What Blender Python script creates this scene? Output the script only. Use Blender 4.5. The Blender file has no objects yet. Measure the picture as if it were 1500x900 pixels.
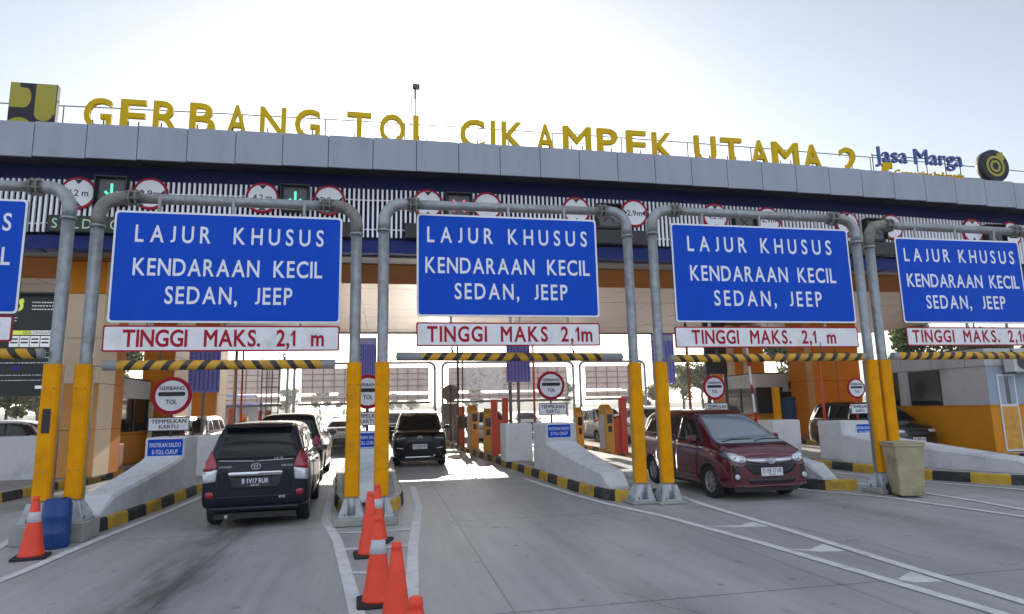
import bpy, bmesh, math, random
from mathutils import Vector, Matrix
from mathutils.bvhtree import BVHTree
from mathutils.geometry import delaunay_2d_cdt
R = math.radians
random.seed(7)
scene = bpy.context.scene
col = scene.collection

# ---------------------------------------------------------------- camera
CAM_Z = 1.70
cam = bpy.data.cameras.new('camera')
cam.sensor_width = 36; cam.lens = 36 * 930 / 1500; cam.clip_end = 3000; cam.clip_start = 0.05
co = bpy.data.objects.new('camera', cam); col.objects.link(co)
YAW, PIT, ROL = R(11.3), R(9.1), R(1.26)
Fv = Vector((math.sin(YAW) * math.cos(PIT), math.cos(YAW) * math.cos(PIT), math.sin(PIT)))
R0 = Vector((math.cos(YAW), -math.sin(YAW), 0)); U0 = R0.cross(Fv)
Rv = R0 * math.cos(ROL) - U0 * math.sin(ROL); Uv = U0 * math.cos(ROL) + R0 * math.sin(ROL)
co.matrix_world = Matrix(((Rv.x, Uv.x, -Fv.x, 0), (Rv.y, Uv.y, -Fv.y, 0), (Rv.z, Uv.z, -Fv.z, CAM_Z), (0, 0, 0, 1)))
scene.camera = co

# ---------------------------------------------------------------- sky, sun, exposure
SUN_AZ, SUN_EL = R(4.0), R(17.2)
world = bpy.data.worlds.new('World'); scene.world = world; world.use_nodes = True
nt = world.node_tree
sky = nt.nodes.new('ShaderNodeTexSky'); sky.sky_type = 'NISHITA'; sky.sun_disc = False
sky.sun_elevation = SUN_EL; sky.sun_rotation = SUN_AZ
sky.air_density = 1.0; sky.dust_density = 1.0; sky.ozone_density = 2.0
hs = nt.nodes.new('ShaderNodeHueSaturation'); hs.inputs['Saturation'].default_value = .50
nt.links.new(sky.outputs[0], hs.inputs['Color'])
# added fill-light cloud, unseen behind and above the camera, clear hazy sky towards the sun
def wn(t, **k):
    q = nt.nodes.new(t)
    for a, v in k.items(): setattr(q, a, v)
    return q
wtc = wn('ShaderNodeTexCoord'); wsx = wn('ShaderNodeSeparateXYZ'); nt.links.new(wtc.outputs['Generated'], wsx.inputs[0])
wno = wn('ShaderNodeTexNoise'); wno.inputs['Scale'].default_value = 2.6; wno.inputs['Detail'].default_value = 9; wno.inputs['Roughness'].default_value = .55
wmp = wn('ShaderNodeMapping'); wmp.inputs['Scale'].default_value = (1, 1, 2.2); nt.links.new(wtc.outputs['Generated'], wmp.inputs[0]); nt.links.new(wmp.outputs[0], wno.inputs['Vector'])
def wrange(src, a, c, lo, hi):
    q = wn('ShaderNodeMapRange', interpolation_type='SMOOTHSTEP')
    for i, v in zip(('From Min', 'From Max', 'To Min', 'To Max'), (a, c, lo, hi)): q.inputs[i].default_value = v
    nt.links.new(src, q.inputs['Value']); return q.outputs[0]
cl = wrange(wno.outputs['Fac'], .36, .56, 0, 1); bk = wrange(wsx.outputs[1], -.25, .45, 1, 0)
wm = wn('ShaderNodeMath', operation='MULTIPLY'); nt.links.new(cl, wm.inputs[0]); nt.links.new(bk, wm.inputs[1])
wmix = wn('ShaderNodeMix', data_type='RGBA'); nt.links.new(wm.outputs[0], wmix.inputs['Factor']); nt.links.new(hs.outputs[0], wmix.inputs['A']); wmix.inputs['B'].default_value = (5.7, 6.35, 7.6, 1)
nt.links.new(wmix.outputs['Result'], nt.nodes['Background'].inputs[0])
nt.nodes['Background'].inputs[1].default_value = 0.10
sl = bpy.data.lights.new('sun', 'SUN'); sl.energy = 5.0; sl.angle = R(0.6); sl.color = (1.0, 0.92, 0.80)
so = bpy.data.objects.new('sun', sl); col.objects.link(so)
sd = Vector((math.sin(SUN_AZ) * math.cos(SUN_EL), math.cos(SUN_AZ) * math.cos(SUN_EL), math.sin(SUN_EL)))
so.rotation_euler = sd.to_track_quat('Z', 'Y').to_euler()
scene.view_settings.view_transform = 'Standard'; scene.view_settings.look = 'None'
scene.view_settings.exposure = 0.95; scene.view_settings.gamma = 1

# ---------------------------------------------------------------- materials
M = {}
def mat(name, c, rough=0.6, metal=0.0, noise=0.0, nscale=6.0, bump=0.0, bscale=60.0, coat=0.0, spec=0.5, emit=None, estr=0.0, dirt=None, dscale=2.0, damt=0.5, stretch=None):
    m = bpy.data.materials.new(name); m.use_nodes = True
    n = m.node_tree.nodes; l = m.node_tree.links; b = n['Principled BSDF']
    b.inputs['Base Color'].default_value = (*c, 1); b.inputs['Roughness'].default_value = rough
    b.inputs['Metallic'].default_value = metal; b.inputs['Coat Weight'].default_value = coat
    b.inputs['Coat Roughness'].default_value = 0.04
    b.inputs['Specular IOR Level'].default_value = spec
    if emit: b.inputs['Emission Color'].default_value = (*emit, 1); b.inputs['Emission Strength'].default_value = estr
    src = None
    if noise or bump or dirt:
        tc = n.new('ShaderNodeTexCoord'); vec = tc.outputs['Object']
        if stretch:
            mp = n.new('ShaderNodeMapping'); mp.inputs['Scale'].default_value = stretch
            l.new(vec, mp.inputs[0]); vec = mp.outputs[0]
    if noise:
        t = n.new('ShaderNodeTexNoise'); t.inputs['Scale'].default_value = nscale; t.inputs['Detail'].default_value = 6
        l.new(vec, t.inputs['Vector'])
        mr = n.new('ShaderNodeMapRange'); mr.inputs['From Min'].default_value = .3; mr.inputs['From Max'].default_value = .7
        mr.inputs['To Min'].default_value = 1 - noise; mr.inputs['To Max'].default_value = 1 + noise
        l.new(t.outputs['Fac'], mr.inputs['Value'])
        mx = n.new('ShaderNodeVectorMath'); mx.operation = 'SCALE'; mx.inputs[0].default_value = c
        l.new(mr.outputs[0], mx.inputs['Scale']); src = mx.outputs[0]
    if dirt:
        t2 = n.new('ShaderNodeTexNoise'); t2.inputs['Scale'].default_value = dscale; t2.inputs['Detail'].default_value = 8; t2.inputs['Roughness'].default_value = .65
        l.new(vec, t2.inputs['Vector'])
        rp = n.new('ShaderNodeMapRange'); rp.inputs['From Min'].default_value = .5; rp.inputs['From Max'].default_value = .72
        rp.inputs['To Min'].default_value = 0; rp.inputs['To Max'].default_value = damt
        l.new(t2.outputs['Fac'], rp.inputs['Value'])
        mi = n.new('ShaderNodeMix'); mi.data_type = 'RGBA'
        l.new(rp.outputs[0], mi.inputs['Factor'])
        if src: l.new(src, mi.inputs['A'])
        else: mi.inputs['A'].default_value = (*c, 1)
        mi.inputs['B'].default_value = (*dirt, 1); src = mi.outputs['Result']
    if src: l.new(src, b.inputs['Base Color'])
    if bump:
        t3 = n.new('ShaderNodeTexNoise'); t3.inputs['Scale'].default_value = bscale; t3.inputs['Detail'].default_value = 4
        l.new(vec, t3.inputs['Vector'])
        bp = n.new('ShaderNodeBump'); bp.inputs['Strength'].default_value = bump; bp.inputs['Distance'].default_value = .02
        l.new(t3.outputs['Fac'], bp.inputs['Height']); l.new(bp.outputs[0], b.inputs['Normal'])
    M[name] = m
    return m
mat('galv', (.30, .32, .33), .48, .55, noise=.16, nscale=9, dirt=(.16, .12, .09), dscale=3.5, damt=.55)
mat('galv_dirty', (.22, .21, .19), .7, .2, noise=.25, nscale=9, dirt=(.10, .07, .05), dscale=5, damt=.7)
mat('yellow', (.72, .30, .003), .6, spec=.06, noise=.08, nscale=5, dirt=(.30, .17, .03), dscale=3, damt=.45)
mat('yellow_kerb', (.55, .34, .03), .8, noise=.15, nscale=7, dirt=(.10, .09, .07), dscale=3.5, damt=.8)
mat('black_kerb', (.028, .028, .03), .75, noise=.25, nscale=7, dirt=(.14, .13, .12), dscale=3.5, damt=.55)
mat('kerb_top', (.42, .40, .36), .85, noise=.15, nscale=6, dirt=(.16, .14, .11), dscale=3, damt=.6)
mat('concrete', (.30, .295, .28), .85, noise=.18, nscale=5, bump=.3, dirt=(.10, .09, .08), dscale=2.5, damt=.7)
mat('white_conc', (.64, .65, .66), .75, noise=.05, nscale=4, bump=.15, dirt=(.26, .25, .23), dscale=1.9, damt=.5)
mat('island_top', (.30, .28, .25), .9, noise=.2, nscale=3, bump=.3)
mat('sign_blue', (.006, .070, .50), .55, spec=.10, noise=.05, nscale=1.3, stretch=(3, 1, .6))
mat('sign_white', (.76, .77, .79), .45, noise=.03, nscale=3)
mat('sign_white_dirty', (.76, .76, .77), .5, noise=.06, nscale=3, dirt=(.42, .40, .36), dscale=2.5, damt=.5)
mat('sign_red', (.36, .006, .028), .5, spec=.2)
mat('sign_back', (.64, .53, .47), .7, noise=.1, nscale=2)
mat('black', (.012, .012, .014), .5)
mat('rubber', (.018, .018, .019), .8)
mat('alu', (.30, .325, .38), .45, .15, spec=.3, noise=.05, nscale=.8, dirt=(.20, .20, .215), dscale=1.3, damt=.32, stretch=(2.4, 1, .45))
mat('alu_dark', (.035, .036, .042), .6, noise=.1)
mat('navy', (.006, .012, .075), .5, spec=.2, noise=.08)
mat('beam_blue', (.010, .022, .14), .5, spec=.2, noise=.06)
mat('slat', (.86, .86, .88), .5)
mat('soffit_orange', (.38, .135, .016), .75, spec=.1, noise=.1, nscale=1)
mat('soffit', (.28, .162, .086), .30, .3, noise=.05, nscale=.6)
mat('soffit_dark', (.16, .15, .155), .5)
mat('orange_panel', (.60, .20, .010), .55, spec=.12, noise=.08, nscale=1.2)
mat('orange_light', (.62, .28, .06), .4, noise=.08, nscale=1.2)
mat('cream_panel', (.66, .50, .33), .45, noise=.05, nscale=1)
mat('letter_yellow', (.60, .40, .006), .6, spec=.08, noise=.04)
mat('letter_side', (.50, .31, .02), .5)
mat('logo_yellow', (.32, .28, .01), .5)
mat('logo_dark', (.024, .022, .032), .55, spec=.2)
mat('jm_blue', (.02, .065, .26), .4)
mat('cone', (.78, .055, .018), .5, noise=.06, nscale=8, dirt=(.45, .06, .03), dscale=7, damt=.35)
mat('cone_white', (.50, .50, .53), .5, dirt=(.4, .38, .36), dscale=9, damt=.4)
mat('barrel_blue', (.008, .055, .21), .5, noise=.1, nscale=5)
mat('bin', (.36, .31, .18), .65, noise=.15, nscale=4, dirt=(.15, .12, .08), dscale=3.0, damt=.85)
mat('bollard_red', (.52, .055, .02), .55, noise=.12, nscale=6, dirt=(.2, .05, .03), dscale=5, damt=.5)
mat('cabinet', (.60, .29, .03), .5, noise=.1, nscale=5, dirt=(.25, .14, .05), dscale=4, damt=.5)
mat('glass_dark', (.010, .012, .014), .06, spec=.6)
mat('glass_booth', (.02, .024, .026), .08, spec=.7)
mat('grey_wall', (.47, .45, .44), .7, noise=.07, nscale=1.5, dirt=(.17, .165, .16), dscale=1.2, damt=.5)
mat('grey_blue_wall', (.30, .35, .42), .7, noise=.06, nscale=1.5)
mat('orange_wall', (.62, .235, .008), .5, spec=.25, noise=.08, nscale=1.0)
mat('frame_white', (.62, .64, .66), .5)
mat('ac_white', (.55, .55, .53), .6, dirt=(.3, .27, .22), dscale=3, damt=.5)
mat('led_off', (.016, .018, .017), .5)
mat('led_grey', (.085, .09, .095), .5)
mat('led_text', (.12, .2, .14), .5, emit=(.35, .65, .42), estr=.28)
mat('led_green', (.02, .4, .2), .5, emit=(.10, .85, .50), estr=.75)
mat('led_red', (.4, .05, .1), .5, emit=(.9, .10, .22), estr=.5)
mat('led_lime', (.4, .45, .05), .5, emit=(.62, .72, .10), estr=.28)
mat('led_white', (.5, .52, .52), .5, emit=(.8, .85, .85), estr=.22)
mat('banner', (.24, .23, .60), .7, noise=.06)
mat('banner_pale', (.42, .45, .66), .7, noise=.15, nscale=14)
mat('banner_dark', (.10, .09, .38), .7)
mat('container_blue', (.02, .07, .20), .5, noise=.1)
mat('steel_dark', (.09, .085, .08), .6, .3)
mat('pole_grey', (.22, .22, .22), .55, .4, noise=.1)
mat('wood_red', (.30, .10, .05), .6, noise=.1)
mat('bark', (.08, .06, .045), .9, noise=.3)
mat('chrome', (.75, .76, .78), .12, 1.0)
mat('chrome_dull', (.55, .56, .58), .28, 1.0)
mat('lamp_red', (.30, .006, .018), .12, coat=.6)
mat('lamp_clear', (.62, .65, .68), .1, .5, coat=.6)
mat('lamp_inner', (.20, .21, .23), .15, .8)
mat('plate_white', (.60, .62, .64), .5)
mat('plate_black', (.03, .032, .05), .4)
mat('plastic_black', (.016, .016, .018), .45)
mat('rim', (.36, .37, .39), .35, .6)
mat('paint_black_blue', (.006, .008, .016), .28, 0, coat=.28, spec=.2)
mat('paint_red', (.10, .003, .011), .22, .25, coat=1.0)
mat('paint_black', (.006, .006, .006), .25, 0, coat=.35, spec=.2)
mat('paint_silver', (.46, .47, .48), .28, .6, coat=1.0)
mat('paint_white', (.72, .72, .71), .25, coat=1.0)
mat('paint_green_black', (.016, .017, .012), .25, coat=.8)
mat('paint_blue', (.03, .10, .22), .25, coat=1.0)
mat('glass_car', (.009, .011, .013), .03, spec=.4)
mat('glass_shield', (.20, .24, .27), .06, spec=.9, coat=.5)  # pale base colour stands in for sky reflected in the windscreen
mat('paint_mark', (.62, .62, .60), .8, noise=.08, nscale=6, dirt=(.33, .33, .33), dscale=5, damt=.7)
mat('sheet_pale', (.62, .57, .54), .8, noise=.12, nscale=3)
mat('frame_brown', (.16, .12, .10), .7)
mat('galv_light', (.46, .48, .51), .5, .3, noise=.12, nscale=9, dirt=(.2, .17, .14), dscale=5, damt=.6)
mat('sheet_rust', (.28, .22, .19), .8, noise=.15, nscale=3, dirt=(.16, .10, .07), dscale=3, damt=.5)

def road_mat():
    m = bpy.data.materials.new('road_concrete'); m.use_nodes = True
    n = m.node_tree.nodes; l = m.node_tree.links; b = n['Principled BSDF']
    b.inputs['Roughness'].default_value = .62; b.inputs['Specular IOR Level'].default_value = .45
    tc = n.new('ShaderNodeTexCoord')
    def noise(scale, st=(1, 1, 1), det=8, rg=.6):
        mp = n.new('ShaderNodeMapping'); mp.inputs['Scale'].default_value = st; l.new(tc.outputs['Object'], mp.inputs[0])
        t = n.new('ShaderNodeTexNoise'); t.inputs['Scale'].default_value = scale; t.inputs['Detail'].default_value = det; t.inputs['Roughness'].default_value = rg
        l.new(mp.outputs[0], t.inputs['Vector']); return t.outputs['Fac']
    def rng(v, a, c, lo, hi):
        r = n.new('ShaderNodeMapRange'); r.inputs['From Min'].default_value = a; r.inputs['From Max'].default_value = c
        r.inputs['To Min'].default_value = lo; r.inputs['To Max'].default_value = hi; l.new(v, r.inputs['Value']); return r.outputs[0]
    def mth(op, a, bb):
        q = n.new('ShaderNodeMath'); q.operation = op
        for i, v in enumerate((a, bb)):
            if isinstance(v, (int, float)): q.inputs[i].default_value = v
            else: l.new(v, q.inputs[i])
        return q.outputs[0]
    big = rng(noise(.35, (1, .35, 1)), .3, .7, .78, 1.16)
    fine = rng(noise(7, (1, .10, 1)), .3, .7, .90, 1.08)
    grit = rng(noise(70), .25, .75, .9, 1.1)
    k = mth('MULTIPLY', mth('MULTIPLY', big, fine), grit)
    k = mth('MULTIPLY', k, rng(noise(2.6, (1, .025, 1), 6, .6), .3, .7, .92, 1.05))
    # tyre and oil tracks along the lanes: the middle of every 4.7 m lane is stained
    sx = n.new('ShaderNodeSeparateXYZ'); l.new(tc.outputs['Object'], sx.inputs[0])
    wob = rng(noise(.5, (.3, .3, 1), 3), .3, .7, -.25, .25)
    u = mth('ADD', mth('ADD', sx.outputs[0], 9.4 + 4.65), wob)
    fr = mth('ABSOLUTE', mth('SUBTRACT', mth('FRACT', mth('DIVIDE', u, 4.7), 0), .5), 0)   # 0 at the lane's middle
    band = rng(fr, .03, .15, 1.0, 0.0)
    stain = mth('MULTIPLY', band, rng(noise(1.3, (1.6, .35, 1), 9, .7), .36, .62, 0, .70))
    stain = mth('MULTIPLY', stain, rng(sx.outputs[0], -.4, .2, 1.0, .35)); k = mth('MULTIPLY', k, mth('SUBTRACT', 1.0, stain))
    blot = rng(noise(2.2, (1, .6, 1), 8, .7), .60, .72, 0, .28)
    k = mth('MULTIPLY', k, mth('SUBTRACT', 1.0, blot))
    # slab joints and cracks
    jy = mth('ABSOLUTE', mth('SUBTRACT', mth('FRACT', mth('DIVIDE', mth('ADD', sx.outputs[1], 1.3), 4.6), 0), .5), 0)
    joint = rng(jy, .0014, .0036, .42, 1.0)
    jx = mth('ABSOLUTE', mth('SUBTRACT', mth('FRACT', mth('DIVIDE', mth('ADD', sx.outputs[0], 13.0), 3.13), 0), .5), 0); joint = mth('MULTIPLY', joint, rng(jx, .0016, .0040, .6, 1.0))
    k = mth('MULTIPLY', k, joint)
    vo = n.new('ShaderNodeTexVoronoi'); vo.feature = 'DISTANCE_TO_EDGE'; vo.inputs['Scale'].default_value = .28
    wv = n.new('ShaderNodeVectorMath'); wv.operation = 'ADD'; nz = n.new('ShaderNodeTexNoise'); nz.inputs['Scale'].default_value = 1.5; nz.inputs['Detail'].default_value = 5
    l.new(tc.outputs['Object'], nz.inputs['Vector']); l.new(tc.outputs['Object'], wv.inputs[0]); l.new(nz.outputs['Color'], wv.inputs[1]); l.new(wv.outputs[0], vo.inputs['Vector'])
    crack = rng(vo.outputs['Distance'], .001, .004, 1, 0); crack = mth('MULTIPLY', crack, rng(noise(.6), .52, .60, 0, .5))
    k = mth('MULTIPLY', k, mth('SUBTRACT', 1.0, crack))
    spots = rng(noise(6.5, (1, 1, 1), 2, .4), .70, .74, 0, .35); k = mth('MULTIPLY', k, mth('SUBTRACT', 1.0, spots))
    vm = n.new('ShaderNodeVectorMath'); vm.operation = 'SCALE'; vm.inputs[0].default_value = (.355, .352, .345)
    l.new(k, vm.inputs['Scale']); l.new(vm.outputs[0], b.inputs['Base Color'])
    rr = mth('ADD', mth('MULTIPLY', stain, -.30), .54); l.new(rr, b.inputs['Roughness'])
    bp = n.new('ShaderNodeBump'); bp.inputs['Strength'].default_value = .35; bp.inputs['Distance'].default_value = .01
    l.new(noise(55, (1, .5, 1)), bp.inputs['Height']); l.new(bp.outputs[0], b.inputs['Normal'])
    M['road'] = m
road_mat()
def haze_mat(d, g):
    m = bpy.data.materials.new('haze'); m.use_nodes = True; n = m.node_tree.nodes; l = m.node_tree.links
    n.remove(n['Principled BSDF']); v = n.new('ShaderNodeVolumePrincipled'); v.inputs['Color'].default_value = (.95, .95, .96, 1)
    v.inputs['Density'].default_value = d; v.inputs['Anisotropy'].default_value = g; l.new(v.outputs[0], n['Material Output'].inputs['Volume']); M['haze'] = m
haze_mat(.0007, .45)
def leaf_mat(name, a, b2):
    m = bpy.data.materials.new(name); m.use_nodes = True
    n = m.node_tree.nodes; l = m.node_tree.links; b = n['Principled BSDF']; b.inputs['Roughness'].default_value = .6
    oi = n.new('ShaderNodeNewGeometry'); mi = n.new('ShaderNodeMix'); mi.data_type = 'RGBA'
    l.new(oi.outputs['Random Per Island'], mi.inputs['Factor']); mi.inputs['A'].default_value = (*a, 1); mi.inputs['B'].default_value = (*b2, 1)
    l.new(mi.outputs['Result'], b.inputs['Base Color'])
    tr = n.new('ShaderNodeBsdfTranslucent'); l.new(mi.outputs['Result'], tr.inputs['Color'])
    ms = n.new('ShaderNodeMixShader'); ms.inputs[0].default_value = .35
    l.new(b.outputs[0], ms.inputs[1]); l.new(tr.outputs[0], ms.inputs[2]); l.new(ms.outputs[0], n['Material Output'].inputs[0])
    M[name] = m
leaf_mat('leaf', (.035, .07, .015), (.10, .13, .03)); leaf_mat('leaf2', (.05, .07, .02), (.13, .14, .05))

# ---------------------------------------------------------------- helpers
def link(o, parent=None):
    col.objects.link(o)
    if parent is not None: o.parent = parent
    return o
def tag(o, label=None, cat=None, group=None, kind=None):
    if label: o['label'] = label
    if cat: o['category'] = cat
    if group: o['group'] = group
    if kind: o['kind'] = kind
    return o
def empty(name, loc, label=None, cat=None, group=None, rz=0.0):
    o = bpy.data.objects.new(name, None); o.location = loc; o.rotation_euler = (0, 0, rz); o.empty_display_size = .2
    link(o); return tag(o, label, cat, group)
def copy_tree(o, parent=None):
    c = o.copy(); col.objects.link(c); c.parent = parent
    for ch in list(o.children): copy_tree(ch, c)
    return c
class MB:
    def __init__(s): s.bm = bmesh.new(); s.mats = []
    def mi(s, m):
        m = M[m] if isinstance(m, str) else m
        if m not in s.mats: s.mats.append(m)
        return s.mats.index(m)
    def _f(s, vs, m, smooth=False):
        try: f = s.bm.faces.new(vs)
        except ValueError: return None
        f.material_index = s.mi(m); f.smooth = smooth; return f
    def box(s, x0, x1, y0, y1, z0, z1, m, bev=0.0, mx=None):
        v = [s.bm.verts.new((x, y, z)) for x in (x0, x1) for y in (y0, y1) for z in (z0, z1)]
        fs = [s._f([v[i] for i in q], m) for q in ((0, 1, 3, 2), (4, 6, 7, 5), (0, 4, 5, 1), (2, 3, 7, 6), (0, 2, 6, 4), (1, 5, 7, 3))]
        if bev:
            es = list({e for f in fs for e in f.edges})
            r = bmesh.ops.bevel(s.bm, geom=es, offset=bev, segments=2, profile=.5, affect='EDGES')
            v = list({vv for f in r['faces'] for vv in f.verts} | {vv for vv in v if vv.is_valid})
            for f in r['faces']: f.material_index = s.mi(m)
        if mx is not None: bmesh.ops.transform(s.bm, matrix=mx, verts=[q for q in v if q.is_valid])
        return s
    def tube(s, pts, r, m, n=12, cap=True, smooth=True):
        pts = [Vector(p) for p in pts]; rs = r if isinstance(r, (list, tuple)) else [r] * len(pts)
        rings = []; up = None
        for i, p in enumerate(pts):
            d = (pts[min(i + 1, len(pts) - 1)] - pts[max(i - 1, 0)]).normalized()
            if up is None or abs(up.dot(d)) > .98: up = Vector((0, 0, 1)) if abs(d.z) < .9 else Vector((0, 1, 0))
            a = d.cross(up).normalized(); b = a.cross(d).normalized(); up = b
            rings.append([s.bm.verts.new(p + (a * math.cos(t) + b * math.sin(t)) * rs[i]) for t in [2 * math.pi * k / n for k in range(n)]])
        for i in range(len(rings) - 1):
            for k in range(n):
                s._f((rings[i][k], rings[i][(k + 1) % n], rings[i + 1][(k + 1) % n], rings[i + 1][k]), m, smooth)
        if cap: s._f(rings[0][::-1], m); s._f(rings[-1], m)
        return s
    def lathe(s, prof, m, n=24, axis='z', c=(0, 0, 0), smooth=True, cap=True):
        c = Vector(c); rings = []
        ms = m if isinstance(m, list) else [m] * (len(prof) - 1)
        for r, h in prof:
            ring = []
            for k in range(n):
                t = 2 * math.pi * k / n; a, b = r * math.cos(t), r * math.sin(t)
                ring.append(s.bm.verts.new(c + Vector({'z': (a, b, h), 'y': (a, h, b), 'x': (h, a, b)}[axis])))
            rings.append(ring)
        for i in range(len(rings) - 1):
            for k in range(n):
                s._f((rings[i][k], rings[i][(k + 1) % n], rings[i + 1][(k + 1) % n], rings[i + 1][k]), ms[i], smooth)
        if cap: s._f(rings[0][::-1], ms[0]); s._f(rings[-1], ms[-1])
        return s
    def prism(s, outline, lo, hi, m, axis='y', m_side=None, mx=None):
        """outline in the plane across axis; axis y: (x,z), axis z: (x,y), axis x: (y,z)"""
        def P(a, b, h): return {'y': (a, h, b), 'z': (a, b, h), 'x': (h, a, b)}[axis]
        A = [s.bm.verts.new(P(a, b, lo)) for a, b in outline]; B = [s.bm.verts.new(P(a, b, hi)) for a, b in outline]
        s._f(A, m); s._f(B[::-1], m); k = len(A)
        for i in range(k): s._f((A[i], B[i], B[(i + 1) % k], A[(i + 1) % k]), m_side or m)
        if mx is not None: bmesh.ops.transform(s.bm, matrix=mx, verts=A + B)
        return s
    def quad(s, pts, m): s._f([s.bm.verts.new(p) for p in pts], m); return s
    def mesh(s, me, m, mx):
        i = s.mi(m); vs = [s.bm.verts.new(mx @ v.co) for v in me.vertices]
        for p in me.polygons:
            f = s._f([vs[k] for k in p.vertices], m)
        return s
    def build(s, name, parent=None, loc=None, recalc=True, fix=True):
        if recalc: bmesh.ops.recalc_face_normals(s.bm, faces=s.bm.faces)
        me = bpy.data.meshes.new(name); s.bm.to_mesh(me); s.bm.free()
        for m in s.mats: me.materials.append(m)
        o = bpy.data.objects.new(name, me)
        if loc is not None: o.location = loc
        return link(o, parent)
_tc = {}
def text_mesh(t, extrude=.004, offset=0.0, space=1.0, word=1.0):
    key = (t, extrude, offset, space, word)
    if key in _tc: return _tc[key]
    cu = bpy.data.curves.new('txt', 'FONT'); cu.body = t; cu.extrude = extrude; cu.bevel_depth = offset; cu.bevel_resolution = 0
    cu.space_character = space; cu.space_word = word; cu.resolution_u = 4; cu.size = 1
    o = bpy.data.objects.new('txt', cu); col.objects.link(o)
    dg = bpy.context.evaluated_depsgraph_get(); dg.update()
    me = bpy.data.meshes.new_from_object(o.evaluated_get(dg)); bpy.data.objects.remove(o)
    xs = [v.co.x for v in me.vertices]; ys = [v.co.y for v in me.vertices]
    _tc[key] = (me, min(xs), max(xs), min(ys), max(ys)); return _tc[key]
def put_text(mb, t, x0, x1, z0, z1, y, m, depth=.004, offset=.0, space=1.0, word=1.0, mx=None, fity=None):
    """text standing in the xz plane, read from -y; stretched to fill the box"""
    me, a, b, c, d = text_mesh(t, 1.0, offset, space, word)
    if fity: c, d = fity
    sx = (x1 - x0) / (b - a); sz = (z1 - z0) / (d - c)
    T = Matrix(((sx, 0, 0, x0 - a * sx), (0, 0, -depth, y), (0, sz, 0, z0 - c * sz), (0, 0, 0, 1)))
    mb.mesh(me, m, (mx @ T) if mx is not None else T)
def put_line(mb, t, x0, x1, z0, z1, y, m, depth=.002, bold=.006, asp=.92, word=.62):
    """a line of capitals laid out letter by letter, the gaps stretched so that the line fills the width"""
    cz0, cz1 = caps(); sz = (z1 - z0) / (cz1 - cz0); H = z1 - z0; items = []; W = 0; gaps = 0
    for ch in t:
        if ch == ' ': items.append((ch, word * H)); W += word * H; continue
        if ch == '1': w = .34 * H * asp / .92
        else: me, a, b, c, d = text_mesh(ch, 1.0, bold); w = (b - a) * sz * asp
        items.append((ch, w)); W += w
    n = sum(1 for i in range(len(items) - 1) if items[i][0] != ' ' and items[i + 1][0] != ' ')
    g = (x1 - x0 - W) / max(1, n); x = x0
    for i, (ch, w) in enumerate(items):
        if ch == '1':
            s = .15 * H
            mb.prism([(x + w - s, z0), (x + w, z0), (x + w, z1), (x + w - s * .8, z1), (x, z1 - .26 * H), (x, z1 - .43 * H), (x + w - s, z1 - .24 * H)], y - depth, y + depth, m)
        elif ch != ' ':
            me, a, b, c, d = text_mesh(ch, 1.0, bold); T = Matrix(((w / (b - a), 0, 0, x - a * w / (b - a)), (0, 0, -depth, y), (0, sz, 0, z0 - cz0 * sz), (0, 0, 0, 1)))
            if ch == 'J': k = (z1 - z0) / (d - c); T = Matrix(((w / (b - a), 0, 0, x - a * w / (b - a)), (0, 0, -depth, y), (0, k, 0, z0 - c * k), (0, 0, 0, 1)))
            mb.mesh(me, m, T)
        x += w
        if ch != ' ' and i + 1 < len(items) and items[i + 1][0] != ' ': x += g
CAPS = None
def caps():
    global CAPS
    if CAPS is None:
        q = text_mesh('H', 1.0); CAPS = (q[3], q[4])
    return CAPS
def rpoly(pts, r, n=4):
    """round the corners of an outline"""
    out = []; k = len(pts)
    for i in range(k):
        p0, p, p2 = Vector(pts[i - 1]), Vector(pts[i]), Vector(pts[(i + 1) % k])
        a, b = (p0 - p), (p2 - p); rr = min(r, a.length * .45, b.length * .45)
        s, e = p + a.normalized() * rr, p + b.normalized() * rr
        for j in range(n + 1):
            t = j / n; out.append(tuple(s * (1 - t) ** 2 + p * 2 * t * (1 - t) + e * t * t))
    return out
def rrect(x0, x1, z0, z1, r, n=4): return rpoly([(x0, z0), (x1, z0), (x1, z1), (x0, z1)], r, n)
def circ(cx, cz, r, n=32): return [(cx + r * math.cos(2 * math.pi * k / n), cz + r * math.sin(2 * math.pi * k / n)) for k in range(n)]
def ray(px, py): return Fv + Rv * ((px - 750) / 930) - Uv * ((py - 450) / 930)
def at(px, py, Y):
    d = ray(px, py); return d * (Y / d.y) + Vector((0, 0, CAM_Z))
def gnd(px, py, z=0.0):
    d = ray(px, py); return d * ((z - CAM_Z) / d.z) + Vector((0, 0, CAM_Z))

# ---------------------------------------------------------------- ground
b = MB(); b.quad([(-400, -60, -.02), (400, -60, -.02), (400, 900, -.02), (-400, 900, -.02)], 'island_top')
tag(b.build('ground', recalc=False), kind='structure')
b = MB(); b.quad([(-34, -40, 0), (44, -40, 0), (44, 300, 0), (-34, 300, 0)], 'road')
tag(b.build('road', recalc=False), kind='structure')

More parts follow.
